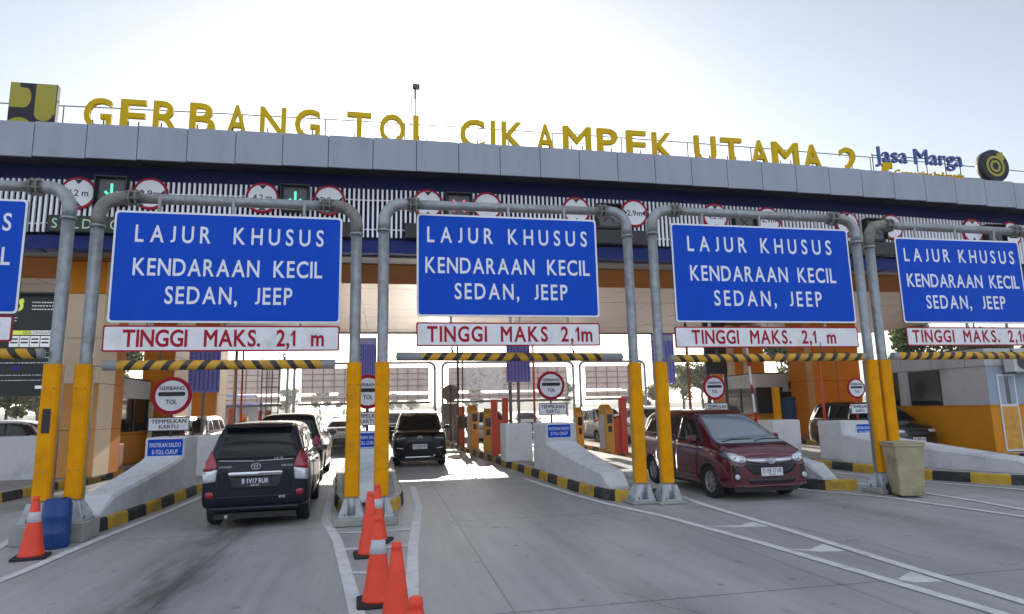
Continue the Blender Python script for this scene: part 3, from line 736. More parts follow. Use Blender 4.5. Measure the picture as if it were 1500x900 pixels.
lane_board(.485, 3.66, 3.245, 5.01, 10.5, E2, 'blue KENDARAAN KECIL board on the gantry over the oncoming black car')
lane_board(5.19, 8.95, 3.195, 5.07, 10.7, E4, 'blue KENDARAAN KECIL board above the red car')
lane_board(9.93, 12.92, 3.19, 4.92, 10.6, E5, 'blue KENDARAAN KECIL board at the right picture edge')
height_plate(-8.4, -5.24, 2.80, 3.17, 10.2, 'TINGGI MAKS. 2,1 m', 'TINGGI MAKS plate at the left picture edge, only its m showing')
height_plate(-4.11, -.725, 2.655, 3.05, 10.3, 'TINGGI MAKS. 2,1 m', 'TINGGI MAKS plate under the widest blue board, above the dark minivan')
height_plate(.48, 3.65, 2.745, 3.145, 10.5, 'TINGGI MAKS 2,1m', 'TINGGI MAKS plate on the middle gantry over the oncoming black car', u0=.055, u1=.955)
height_plate(5.15, 8.95, 2.725, 3.115, 10.7, 'TINGGI MAKS. 2,1 m', 'TINGGI MAKS plate above the red car', u0=.085, u1=.87)
height_plate(9.95, 12.9, 2.74, 3.11, 10.6, 'TINGGI MAKS. 2,1m', 'TINGGI MAKS plate at the right picture edge', u0=.045, u1=.99)
def stripe_mat(name, half, sgn, rusty):
    m = bpy.data.materials.new(name); m.use_nodes = True
    n = m.node_tree.nodes; l = m.node_tree.links; bs = n['Principled BSDF']; bs.inputs['Roughness'].default_value = .55
    tc = n.new('ShaderNodeTexCoord'); sx = n.new('ShaderNodeSeparateXYZ'); l.new(tc.outputs['Object'], sx.inputs[0])
    def mth(op, a, bb):
        q = n.new('ShaderNodeMath'); q.operation = op
        for i, v in enumerate((a, bb)):
            if isinstance(v, (int, float)): q.inputs[i].default_value = v
            else: l.new(v, q.inputs[i])
        return q.outputs[0]
    ax = mth('ABSOLUTE', sx.outputs[0], 0); s = mth('ADD', ax, mth('MULTIPLY', sx.outputs[2], sgn * .75))
    k = mth('LESS_THAN', mth('FRACT', mth('DIVIDE', mth('ADD', s, 10), .255), 0), .40)
    mi = n.new('ShaderNodeMix'); mi.data_type = 'RGBA'; l.new(k, mi.inputs['Factor'])
    mi.inputs['A'].default_value = (.62, .33, .02, 1); mi.inputs['B'].default_value = (.03, .028, .026, 1)
    t = n.new('ShaderNodeTexNoise'); t.inputs['Scale'].default_value = 5; t.inputs['Detail'].default_value = 8; l.new(tc.outputs['Object'], t.inputs['Vector'])
    wear = n.new('ShaderNodeMapRange'); wear.inputs['From Min'].default_value = .52; wear.inputs['From Max'].default_value = .7; wear.inputs['To Max'].default_value = rusty; l.new(t.outputs['Fac'], wear.inputs['Value'])
    m2 = n.new('ShaderNodeMix'); m2.data_type = 'RGBA'; l.new(wear.outputs[0], m2.inputs['Factor']); l.new(mi.outputs['Result'], m2.inputs['A']); m2.inputs['B'].default_value = (.22, .11, .05, 1)
    end = mth('GREATER_THAN', ax, half); m3 = n.new('ShaderNodeMix'); m3.data_type = 'RGBA'; l.new(end, m3.inputs['Factor']); l.new(m2.outputs['Result'], m3.inputs['A']); m3.inputs['B'].default_value = (.27, .29, .29, 1)
    l.new(m3.outputs['Result'], bs.inputs['Base Color']); return m
def height_bar(x0, y0, z0, x1, y1, z1, half, sgn, rusty, label, pl, pr_):
    c = (Vector((x0, y0, z0)) + Vector((x1, y1, z1))) / 2; L = (Vector((x1, y1, z1)) - Vector((x0, y0, z0))).length
    r = empty('clearance_bar', c, label, 'clearance bar', 'striped clearance bars hung under the plates', rz=math.atan2(y1 - y0, x1 - x0))
    M['bs' + label] = stripe_mat('bar_stripes', half, sgn, rusty)
    bb = MB(); bb.tube([(-L / 2, 0, 0), (-L / 2 + .002, 0, 0), (L / 2 - .002, 0, 0), (L / 2, 0, 0)], [.06, .074, .074, .06], 'bs' + label, 24); o = bb.build('pipe', r)
    bb = MB()
    for u in (-.27, .27):
        x = u * L; bb.tube([(x, 0, .07), (x, 0, .115)], .022, 'steel_dark', 8); bb.tube([(x - .02, 0, .115), (x - .02, 0, .15), (x + .02, 0, .165)], .012, 'steel_dark', 6); bb.tube([(x, .02, .11), (x, .02, .30)], .006, 'steel_dark', 5)
    bb.build('hook', r)
    bb = MB(); bb.tube([(-L / 2 + .02, 0, -.01), (-L / 2 - pl, .05, .0)], .008, 'galv_dirty', 6); bb.tube([(L / 2 - .02, 0, .01), (L / 2 + pr_, .05, .02)], .008, 'galv_dirty', 6); bb.build('tie_wire', r)
height_bar(-8.6, 10.25, 2.63, -4.84, 10.25, 2.63, 1.82, 1, .3, 'striped clearance bar at the left picture edge', .3, .1)
height_bar(-4.09, 10.35, 2.49, -.79, 10.35, 2.42, 1.45, 1, .55, 'striped clearance bar above the dark minivan', .25, .22)
height_bar(.16, 10.55, 2.57, 4.2, 10.95, 2.60, 1.62, 1, .45, 'striped clearance bar above the oncoming black car, grey bare ends', .2, .22)
height_bar(5.06, 10.75, 2.53, 9.0, 10.62, 2.54, 1.9, -1, .5, 'striped clearance bar above the red car', .12, .1)
height_bar(9.58, 10.6, 2.535, 13.2, 10.6, 2.55, 1.7, 1, .4, 'striped clearance bar at the right picture edge', .1, .2)
def atx(px_, py_, X):
    d = ray(px_, py_); return d * (X / d.x) + Vector((0, 0, CAM_Z))

# ---------------------------------------------------------------- concrete bull-nose barriers at the island heads
def bullnose(xl, xr, y0, depth, ztop, nl, nr, yn, label, side=0):
    r = empty('bullnose_barrier', ((xl + xr) / 2, y0, .19), label, 'concrete barrier', 'white concrete barriers at the island heads'); ox, oy, oz = r.location
    bb = MB(); bb.box(xl - ox, xr - ox, 0, depth, 0, ztop - oz, 'white_conc', .035); bb.build('block', r)
    bb = MB(); n = 9; secs = []
    for i in range(n + 1):
        t = i / n; e = t ** 1.0; c = t ** .62 if side else t
        l = xl + (nl - xl) * (t ** .7); q = xr + (nr - xr) * (t ** .7)
        if side > 0: q = xr + (nr - xr) * t
        if side < 0: l = xl + (nl - xl) * t
        z = .90 - .42 * (t ** .8); y = y0 - .004 + (yn - y0) * t; ch = .05
        prof = [(l, 0), (l, z - ch - oz), (l + ch * .8, z - oz), (q - ch * .8, z - oz), (q, z - ch - oz), (q, 0)]
        secs.append([bb.bm.verts.new((x - ox, y - oy, zz)) for x, zz in prof])
    z = .22; secs.append([bb.bm.verts.new((x - ox, yn - .38 - oy, zz)) for x, zz in ((nl + .05, 0), (nl + .05, .03), (nl + .07, .05), (nr - .07, .05), (nr - .05, .03), (nr - .05, 0))])
    for i in range(len(secs) - 1):
        for k in range(5): bb._f((secs[i][k], secs[i][k + 1], secs[i + 1][k + 1], secs[i + 1][k]), 'white_conc')
    bb._f(secs[0], 'white_conc'); bb._f(secs[-1], 'white_conc')
    bb.build('ramp', r)
    return r
bullnose(-4.87, -4.09, 14.6, .9, 1.27, -4.76, -4.26, 11.6, 'white ramped concrete barrier left of the dark minivan, at first island head', 1)
bullnose(-.78, -.06, 14.6, .9, 1.27, -.55, -.15, 11.75, 'white ramped concrete barrier seen between the two middle gantry posts')
bullnose(3.74, 4.52, 15.0, 1.3, 1.33, 4.02, 4.50, 11.9, 'white ramped concrete barrier left of the red car', -1)
bullnose(8.15, 8.85, 15.0, .9, 1.25, 8.35, 8.75, 11.75, 'white ramped concrete barrier half hidden behind the red car', -1)
bullnose(11.42, 12.3, 14.6, .9, 1.2, 12.55, 13.0, 10.95, 'long white ramped concrete barrier behind the beige bin', -1)
for x0, x1, y, z, lab in ((-9.9, -8.62, 18.4, 1.27, 'white concrete wall block at left edge behind the yellow gantry post'), (-4.84, -4.1, 17.6, 1.2, 'white concrete wall block seen left of the dark minivan roof'), (3.4, 4.2, 18.4, 1.27, 'white concrete wall block beside the red guard posts left of middle barrier'),
                          (12.0, 12.95, 18.4, 1.16, 'white concrete wall block to the right of the red car')):
    bb = MB(); bb.box(0, x1 - x0, 0, .9, 0, z - .19, 'white_conc', .035)
    if x0 > 0: bb.box(.25, x1 - x0 - .02, .9, 1.6, 0, .35, 'concrete', .02)
    o = bb.build('wall_block', None, (x0, y, .19)); tag(o, lab, 'concrete block', 'white concrete blocks on the islands')

# GERBANG TOL discs on posts above the barriers, card plates, and the small blue boards
def toll_sign(px_, py_, Y, rr, plate, label, zb=1.25, plate_lines=('TEMPELKAN', 'KARTU')):
    c = at(px_, py_, Y); r = empty('toll_sign', (c.x, Y, zb), label, 'road sign', 'GERBANG TOL signs above the barriers'); h = c.z - zb
    bb = MB(); bb.tube([(0, .05, -.05), (0, .05, h + rr * .9)], .025, 'bollard_red' if px_ > 600 else 'steel_dark', 8); bb.build('pole', r)
    bb = MB(); bb.lathe([(rr - .01, -.015), (rr, -.008), (rr, .012), (rr - .02, .018)], 'sign_red', 36, 'y', (0, 0, h)); bb.build('red_ring', r)
    bb = MB(); bb.prism(circ(0, h, rr * .80), -.021, -.016, 'sign_white'); bb.prism(rrect(-rr * .66, rr * .66, h - rr * .02, h + rr * .2, rr * .08), -.025, -.022, 'black')
    put_text(bb, 'GERBANG', -rr * .62, rr * .62, h + rr * .30, h + rr * .50, -.0225, 'black', .002, .015)
    put_text(bb, 'TOL', -rr * .28, rr * .28, h - rr * .44, h - rr * .2, -.0225, 'black', .002, .015); bb.build('face', r)
    x0, x1, z0, z1 = plate; bb = MB()
    bb.box(x0, x1, -.022, -.005, h + z0, h + z1, 'sign_white', .004)
    e = .018
    for q in ((x0, x1, z0, z0 + e), (x0, x1, z1 - e, z1), (x0, x0 + e, z0 + e, z1 - e), (x1 - e, x1, z0 + e, z1 - e)): bb.box(q[0], q[1], -.024, -.0225, h + q[2], h + q[3], 'black')
    w = x1 - x0; hh = z1 - z0
    put_text(bb, plate_lines[0], x0 + .08 * w, x1 - .08 * w, h + z0 + hh * .56, h + z0 + hh * .84, -.0235, 'black', .002, .015)
    put_text(bb, plate_lines[1], x0 + .27 * w, x1 - .27 * w, h + z0 + hh * .17, h + z0 + hh * .45, -.0235, 'black', .002, .015); bb.build('card_plate', r)
def small_board(x0, x1, z0, z1, y, label):
    r = empty('balance_board', ((x0 + x1) / 2, y, z0), label, 'sign board', 'small blue balance boards on the barriers'); w, h = x1 - x0, z1 - z0
    bb = MB(); bb.box(-w / 2, w / 2, -.012, .0, 0, h, 'sign_white', .003); bb.build('border', r)
    bb = MB(); bb.box(-w / 2 + .02, w / 2 - .02, -.0165, -.013, .02, h - .02, 'sign_blue')
    put_text(bb, 'PASTIKAN SALDO', -w * .42, w * .42, h * .56, h * .78, -.0172, 'sign_white', .001, .01)
    put_text(bb, 'E-TOLL CUKUP', -w * .34, w * .34, h * .22, h * .44, -.0172, 'sign_white', .001, .01); bb.build('face', r)
Y = 14.9; s = 15.0 / 930
toll_sign(252, 580, Y, 25 * s, (-27 * s, 24 * s, -46 * s, -28 * s), 'round GERBANG TOL sign above the leftmost white barrier')
toll_sign(539, 574, Y, 24 * s, (-25 * s, 25 * s, -47 * s, -28 * s), 'round GERBANG TOL sign squeezed between the two middle gantry posts')
s = 16.2 / 930
toll_sign(807, 565, 15.6, 20.5 * s, (-19 * s, 22 * s, -42 * s, -25 * s), 'round GERBANG TOL sign above the barrier left of the red car', 1.3)
s = 17 / 930
toll_sign(1046, 568, 15.6, 17.5 * s, (-16 * s, 19 * s, -40 * s, -22 * s), 'round GERBANG TOL sign behind the red car roof', 1.2)
s = 17 / 930
toll_sign(1254, 569, 15.0, 15 * s, (-13 * s, 17 * s, -37 * s, -22 * s), 'smallest round GERBANG TOL sign, in front of the right orange column', 1.18)
small_board(-4.83, -4.12, .84, 1.25, 14.595, 'blue PASTIKAN SALDO board on the leftmost barrier')
small_board(-.75, -.09, .92, 1.26, 14.595, 'blue PASTIKAN SALDO board between the middle gantry posts')
small_board(3.78, 4.38, .98, 1.32, 14.995, 'blue PASTIKAN SALDO board on the barrier left of the red car')
small_board(11.85, 12.29, .80, 1.13, 14.595, 'blue PASTIKAN SALDO board on the barrier behind the beige bin')

# ---------------------------------------------------------------- cones, barrel, bin
def cone(x, y, label, collar=False, rz=0.0, h=.74, mark=False):
    r = empty('traffic_cone', (x, y, .004), label, 'traffic cone', 'orange traffic cones', rz)
    bb = MB(); bb.prism(rrect(-.185, .185, -.185, .185, .05), 0, .028, 'rubber', axis='z'); bb.build('base', r)
    bb = MB(); bb.lathe([(.142, .029), (.136, .045), (.116, .16), (.074, .44), (.044, h - .07), (.036, h - .05), (.040, h - .045), (.034, h - .005), (.024, h)], 'cone', 28); bb.build('body', r)
    if collar:
        bb = MB(); f = lambda z: .116 - (z - .16) * .150 + .004
        bb.lathe([(f(.43) - .003, .429), (f(.43), .43), (f(.55), .55), (f(.55) - .003, .551)], 'cone_white', 28)
        o = bb.build('collar', r)
        if mark:
            bb = MB(); ring2(bb, 0, .50, .026, .014, -.0, .003, 'black', 16); bb.box(-.03, .03, .0, .003, .445, .452, 'black'); bb.box(-.045, .045, 0, .003, .418, .428, 'black')
            q = bb.build('print', o); q.location = (0, -(f(.48) + .006), 0); q.rotation_euler = (R(-9), 0, 0)
p = gnd(45, 818); cone(p.x, p.y, 'orange cone with white collar in front of the blue barrel', True, .2)
p = gnd(541, 814); cone(p.x, p.y, 'plain orange cone standing nearest the middle gantry footing', False, .1)
p = gnd(552, 794); cone(p.x, p.y, 'orange cone with white collar partly hidden behind the plain cone', True, -.3)
p = gnd(553, 884); cone(p.x, p.y, 'orange cone with a white printed collar in the row of cones', True, .05, .76, True)
p = ray(581, 795); k = .96 / -p.z; cone(p.x * k, p.y * k, 'plain orange cone cut off by the lower picture edge', False, .3)
p = ray(609, 875); k = .96 / -p.z; cone(p.x * k, p.y * k, 'orange cone of which only the tip shows at the lower edge', False)
p = gnd(71, 806); r = empty('barrel', (p.x, p.y + .15, 0), 'blue plastic barrel behind the leftmost cone', 'barrel')
bb = MB(); bb.lathe([(.15, 0), (.17, .02), (.17, .18), (.18, .20), (.17, .22), (.17, .40), (.18, .42), (.17, .44), (.17, .56), (.155, .60), (.16, .62), (.145, .625)], 'barrel_blue', 28); bb.build('body', r)
bb = MB(); bb.lathe([(.14, .626), (.135, .635)], 'barrel_blue', 28); bb.lathe([(.03, .636), (.03, .65)], 'black', 10, c=(.08, 0, 0)); bb.build('lid', r)
p = gnd(1340, 731); r = empty('wheelie_bin', (p.x + .12, p.y + .28, 0), 'worn beige wheelie bin by the right gantry posts', 'bin', rz=-.35)
bb = MB(); secs = []
for z, w, d in ((.03, .20, .22), (.5, .225, .255), (.90, .245, .29)): secs.append([bb.bm.verts.new((sx * w, sy * d, z)) for sx, sy in ((-1, -1), (1, -1), (1, 1), (-1, 1))])
for i in range(2):
    for k in range(4): bb._f((secs[i][k], secs[i][(k + 1) % 4], secs[i + 1][(k + 1) % 4], secs[i + 1][k]), 'bin')
bb._f(secs[0], 'bin'); bb._f(secs[2], 'bin')
bmesh.ops.bevel(bb.bm, geom=list(bb.bm.edges), offset=.03, segments=2, affect='EDGES', profile=.5)
bb.box(-.265, .265, -.31, .31, .885, .93, 'bin', .012); bb.build('body', r)
bb = MB(); bb.box(-.26, .26, -.30, .32, .932, .958, 'bin', .012); bb.tube([(-.21, .35, .94), (.21, .35, .94)], .018, 'bin', 8); bb.build('lid', r)
for sx in (-.2, .2):
    bb = MB(); bb.lathe([(.09, sx - .03), (.1, sx - .02), (.1, sx + .02), (.09, sx + .03)], 'rubber', 18, 'x', (0, .24, .1)); bb.build('wheel', r)

# ---------------------------------------------------------------- toll equipment on the islands
def reader(px_, py_, label, h=1.5, rz=0.0, w=.34):
    p = gnd(px_, py_, .2); r = empty('card_reader', (p.x, p.y, .19), label, 'card reader', 'yellow card reader cabinets', rz)
    bb = MB(); bb.prism([(-.2, 0), (.2, 0), (.2, h), (.05, h + .09), (-.2, h - .12)], -w / 2, w / 2, 'cabinet', axis='x'); 
    bmesh.ops.bevel(bb.bm, geom=list(bb.bm.edges), offset=.018, segments=2, affect='EDGES', profile=.5); bb.build('body', r)
    bb = MB(); bb.box(-w / 2 - .012, -w / 2 - .001, -.15, .15, .1, h - .25, 'ac_white'); bb.box(w / 2 + .001, w / 2 + .012, -.15, .15, .1, h - .25, 'cabinet'); bb.build('side_door', r)
    bb = MB(); bb.box(-w * .3, w * .3, -.212, -.201, h - .55, h - .25, 'glass_dark'); bb.box(-w * .2, w * .2, -.212, -.201, h - .85, h - .65, 'plastic_black'); bb.build('screen', r)
def guard(px_, py_, label, h=1.75, wing=0, w=.2):
    p = gnd(px_, py_, .2); r = empty('guard_post', (p.x, p.y, .19), label, 'guard post', 'red steel guard posts')
    bb = MB(); bb.box(-w / 2, w / 2, -.1, .1, 0, h, 'bollard_red', .012); bb.build('post', r)
    if wing: bb = MB(); bb.prism([(wing * w / 2, .05), (wing * (w / 2 + .2), .05), (wing * (w / 2 + .2), h * .62), (wing * w / 2, h * .66)], -.03, .03, 'bollard_red'); bb.build('brace', r)
    bb = MB(); bb.box(-w / 2 - .06, w / 2 + .06, -.16, .16, 0, .02, 'steel_dark'); bb.build('foot_plate', r)
reader(693, 657, 'yellow card reader cabinet right of the oncoming black car', 1.6, .3)
guard(677, 655, 'red guard post with a black box, right of the oncoming black car', 1.65)
p = gnd(677, 655, .2); bb = MB(); bb.box(-.22, .28, -.28, -.12, .95, 1.45, 'plastic_black', .03); tag(bb.build('display_box', None, (p.x, p.y, 0)), 'black display box fixed on the red post by the middle lane', 'display box')
guard(725, 668, 'tall red guard post with a brace plate, left of the middle barrier', 1.82, 1)
guard(741, 662, 'red guard post rising behind the wall block left of middle barrier', 1.9)
reader(716, 662, 'yellow card reader cabinet half hidden by the tall red guard posts', 1.45, -.2)
reader(849, 659, 'slim yellow card reader cabinet just right of the middle barrier', 1.42, 0, .27)
reader(890, 661, 'yellow card reader cabinet with a sunlit white hood, left of the red car', 1.5, .3, .36)
guard(915, 666, 'tall red guard post at the tail of the red car', 1.8, -1)
guard(319, 655, 'red guard post left above the dark minivan roof', 1.75); guard(336, 652, 'red guard post second from left above the dark minivan roof', 1.85)
guard(380, 650, 'red guard post behind the ladder foot above the minivan roof', 1.7); guard(392, 650, 'red guard post right beside the ladder foot', 1.7)
reader(356, 650, 'yellow card reader cabinet above the dark minivan roof', 1.45)
bb = MB(); bb.lathe([(.11, 0), (.11, .9), (.09, .95), (.03, .97)], 'ac_white', 16); p = gnd(366, 652, .2); tag(bb.build('white_bollard', None, (p.x, p.y, .19)), 'white rounded bollard above the dark minivan roof', 'bollard')
# barrier arms
def arm(px_, py_, Y, lean, L, label, zb=.2):
    p = at(px_, py_, Y); r = empty('barrier_gate', (p.x, Y, zb), label, 'barrier gate', 'lane barrier gates')
    bb = MB(); bb.box(-.14, .14, -.16, .16, 0, .95, 'bollard_red', .02); bb.build('housing', r)
    bb = MB(); k = 9
    for i in range(k):
        a, c = i * L / k, (i + 1) * L / k - .001
        mx = Matrix.Translation((0, -.2, .85)) @ Matrix.Rotation(lean, 4, 'Y'); bb.box(-.035, .035, -.018, .018, a, c, 'sign_white' if i % 3 else 'sign_red', mx=mx)
    bb.build('arm', r)
arm(1105, 640, 21.5, R(-3), 3.0, 'raised red and white barrier arm behind the red car')
arm(845, 655, 23.2, R(78), 1.9, 'lowered barrier arm between the two yellow readers left of the red car')
# thin poles
def pole(px_, py_, Y, z1, label, m='pole_grey', rr=.04, head=None, zb=.19):
    p = at(px_, py_, Y); r = empty('pole', (p.x, Y, zb), label, 'pole')
    bb = MB(); bb.tube([(0, 0, 0), (0, 0, z1 - zb)], [rr, rr * .8], m, 10); bb.build('shaft', r)
    bb = MB(); bb.lathe([(rr * 2.4, 0), (rr * 2.4, .02), (rr * 1.2, .1)], m, 12); bb.build('foot', r)
pole(783, 600, 17.2, 4.0, 'thin red pole behind the GERBANG TOL sign left of the red car', 'bollard_red', .035)
pole(671, 600, 27, 4.6, 'thin dark pole right of the oncoming black car', 'steel_dark', .05); pole(678, 600, 26, 4.6, 'thinner dark pole next to the red post with black box', 'steel_dark', .03)
pole(1009, 560, 24, 5.2, 'brown pole left of the GERBANG TOL sign by the red car', 'wood_red', .06)
pole(1207, 600, 16.8, 2.9, 'thin red pole in front of the dark van at right', 'bollard_red', .04)
pole(343, 600, 33, 5.5, 'grey pole left of the ladder', 'pole_grey', .09); pole(353, 600, 30, 4.5, 'red and white pole above the dark minivan', 'bollard_red', .05)
pole(748, 600, 30, 4.6, 'grey pole under the purple banner in the middle', 'pole_grey', .09); pole(760, 600, 33, 4.6, 'dark pole right of the purple banner in the middle', 'steel_dark', .09)
pole(1176, 540, 33, 7.0, 'pale grey pole beside the air conditioner booth', 'pole_grey', .11)
# ladder
p = at(393, 640, 33); r = empty('ladder', (p.x, 33, .19), 'dark steel cage ladder above the dark minivan roof', 'ladder')
bb = MB()
for x in (-.4, .4, -.12, .12): bb.tube([(x, 0 if abs(x) > .2 else -.25, 0), (x, 0 if abs(x) > .2 else -.25, 5.0 if abs(x) > .2 else 3.6)], .028, 'steel_dark', 6)
bb.build('rails', r); bb = MB()
for k in range(11): bb.tube([(-.4, 0, .3 + k * .42), (.4, 0, .3 + k * .42)], .02, 'steel_dark', 6)
bb.build('rungs', r)
# purple tariff boards
def banner(x0, x1, y0, y1, Y, label, head=False):
    a, c = at(x0, y0, Y), at(x1, y1, Y); w, h = c.x - a.x, a.z - c.z
    r = empty('tariff_board', ((a.x + c.x) / 2, Y, .19), label, 'tariff board', 'purple tariff boards on poles'); zb = c.z - .19
    bb = MB(); bb.box(-w / 2, w / 2, -.02, .02, zb, zb + h, 'banner', .004); bb.build('panel', r)
    bb = MB(); n = 7
    for i in range(n): 
        x = -w * .42 + i * w * .84 / (n - 1)
        z = zb + .05 * h
        if i == 0:
            while z < zb + h * .92: bb.box(x - w * .05, x + w * .04, -.024, -.0205, z, z + h * .05, 'banner_dark'); z += h * .085
        else: bb.box(x - w * .022, x + w * .022, -.024, -.0205, z, zb + h * (.78 + .1 * (i % 2)), 'banner_dark')
    if head: bb.box(-w / 2 + .02, w / 2 - .02, -.026, -.0245, zb + h * .87, zb + h * .98, 'banner_pale')
    bb.build('print', r)
    bb = MB(); bb.tube([(0, .06, 0), (0, .06, zb + h * .6)], .05, 'pole_grey', 10); bb.build('pole', r)
banner(279, 321, 500, 575, 24, 'purple tariff board right of the leftmost GERBANG TOL sign'); banner(527, 551, 495, 572, 22, 'purple tariff board with pale heading between the middle gantry posts', True)
banner(741, 777, 498, 560, 24, 'purple tariff board under the plate of the middle gantry'); banner(953, 990, 490, 562, 22, 'purple tariff board with pale heading left of the red car', True)

# ---------------------------------------------------------------- booths and buildings
def toll_booth(x0, x1, y0, y1, label, h=2.72, light='white_conc'):
    r = empty('toll_booth', ((x0 + x1) / 2, (y0 + y1) / 2, .19), label, 'toll booth', 'toll booths under the canopy'); w, d = (x1 - x0) / 2, (y1 - y0) / 2
    bb = MB(); bb.box(-w, w, -d, d, 0, .98, 'orange_wall', .08); bb.box(-w - .03, w + .03, -d - .03, d + .03, .98, 1.04, 'orange_panel', .01); bb.build('lower_wall', r)
    bb = MB(); bb.box(-w + .04, w - .04, -d + .04, d - .04, 1.04, h - .62, 'glass_booth'); bb.build('glazing', r)
    bb = MB()
    for x in (-w + .035, w - .035):
        for y in (-d + .035, 0, d - .035): bb.box(x - .035, x + .035, y - .035, y + .035, 1.041, h - .621, 'plastic_black')
    bb.build('mullion', r)
    bb = MB(); bb.box(-w - .02, w + .02, -d - .02, d + .02, h - .62, h, 'white_conc', .03); bb.box(-w - .0, w, -d, d, h + .001, h + .05, 'alu_dark'); bb.build('hood', r); return r
toll_booth(-9.5, -8.1, 21.8, 24.4, 'orange toll booth with grey hood and dark glazing left behind the gantry posts')
toll_booth(at(1108, 575, 26.6).x, at(1168, 575, 26.6).x, 26.6, 29.4, 'grey hooded booth between the two orange columns at right', 2.85)
def aircon(x, y, z, label, rz=0.0):
    r = empty('air_conditioner', (x, y, z), label, 'air conditioner', None, rz)
    bb = MB(); bb.box(-.42, .42, -.16, .16, 0, .58, 'ac_white', .02); bb.build('casing', r)
    bb = MB(); bb.lathe([(.23, -.163), (.23, -.161)], 'plastic_black', 24, 'y', (-.1, 0, .29)); ring2(bb, -.1, .29, .245, .225, -.175, -.1635, 'ac_white', 24); bb.build('fan_grille', r)
    bb = MB(); bb.box(-.4, -.36, -.15, .3, -.05, -.001, 'steel_dark'); bb.box(.36, .4, -.15, .3, -.05, -.001, 'steel_dark'); bb.build('bracket', r)
p = at(1162, 580, 26.3); aircon(p.x, 26.3, 2.2, 'outdoor air conditioner unit on the grey hooded booth by the pale pole')
bb = MB(); p = at(1178, 645, 25.5); bb.box(-.55, .75, 0, .7, 0, 1.75, 'container_blue', .03)
for k in range(7): bb.box(-.5 + k * .19, -.42 + k * .19, -.02, 0, .1, 1.65, 'container_blue')
tag(bb.build('storage_locker', None, (p.x, 25.4, .19)), 'blue ribbed storage locker beneath the air conditioner', 'locker')
p = at(1140, 620, 21.6); bb = MB(); bb.box(-.1, .1, -.1, .1, 0, 2.1, 'yellow', .01); bb.box(.101, .14, -.1, .1, 0, 2.1, 'plastic_black'); tag(bb.build('marker_post', None, (p.x, 21.6, .19)), 'yellow and black post in front of the grey hooded booth', 'post')
# wooden box and cream post at the left booth
p = gnd(147, 690, .2); bb = MB(); bb.box(-.25, .25, -.2, .2, .1, .75, 'wood_red', .01)
for x in (-.22, .22):
    bb.box(x - .03, x + .03, -.23, -.201, 0, .8, 'wood_red')
tag(bb.build('wooden_crate', None, (-7.75, 20.6, .19)), 'reddish wooden crate in front of the left toll booth', 'crate')
bb = MB(); bb.box(-.06, .06, -.06, .06, 0, 2.0, 'cream_panel', .008); tag(bb.build('marker_post', None, (-7.86, 23.9, .19)), 'slim cream post at the far corner of the left toll booth', 'post')
# office building on the right
bx, by = at(1457, 640, 15.3).x, 15.3
r = empty('office_building', (bx, by, .19), 'low grey and orange office with dark windows at the right picture edge', 'building'); z1, z2 = 1.29, 2.93
bb = MB(); bb.box(0, 9, 0, 4.5, 0, z1, 'orange_wall', .01); bb.box(-.012, 9, -.012, 4.5, z1 + .001, z1 + .03, 'orange_panel'); bb.build('lower_wall', r)
bb = MB(); bb.box(.01, 9, .01, 4.5, z1 + .03, z2 - .5, 'grey_wall'); 
bb.build('upper_wall', r)
bb = MB(); bb.box(-.03, 9.1, -.03, 4.6, z2 - .499, z2, 'grey_wall', .01)
for k in range(4): bb.box(-.034, -.03, .6 + k * 1.2, .612 + k * 1.2, z2 - .49, z2 - .01, 'alu_dark')
bb.build('parapet', r)
bb = MB(); bb.box(.0, 1.35, -.002, .009, z1 + .032, z2 - .5, 'grey_blue_wall'); bb.build('front_cladding', r)
def wy(px_): return atx(px_, 590, bx).y - by
for a, c in ((1380, 1337), (1318, 1300)):
    ya, yc = wy(a), wy(c)
    bb = MB(); bb.box(-.006, .02, ya, yc, z1 + .04, z2 - .52, 'glass_booth'); w_ = bb.build('window', r)
    bb = MB(); bb.box(-.02, -.007, ya - .04, ya, z1 + .03, z2 - .51, 'plastic_black'); bb.box(-.02, -.007, yc, yc + .04, z1 + .03, z2 - .51, 'plastic_black'); bb.box(-.02, -.007, ya, yc, z1 + .03, z1 + .07, 'plastic_black'); bb.build('frame', w_)
k = by / 15.3; x0, x1 = at(1465, 600, by).x - bx, at(1492, 600, by).x - bx
bb = MB(); bb.box(x0, x1, -.03, -.003, .02, z1 + .9, 'frame_white', .006); d_ = bb.build('door', r)
bb = MB(); bb.box(x0 + .05, x1 - .05, -.036, -.031, .08, z1 - .02, 'cabinet'); bb.build('door_panel', d_)
bb = MB(); q = (x1 - x0 - .1) / 3
for i in range(3): bb.box(x0 + .05 + i * q + .012, x0 + .05 + (i + 1) * q - .012, -.036, -.031, z1 + .05, z1 + .84, 'glass_booth' if i == 1 else 'grey_blue_wall')
bb.build('pane', d_)
aircon(bx + .95, by - .26, 2.42, 'outdoor air conditioner unit under the parapet of the grey office')
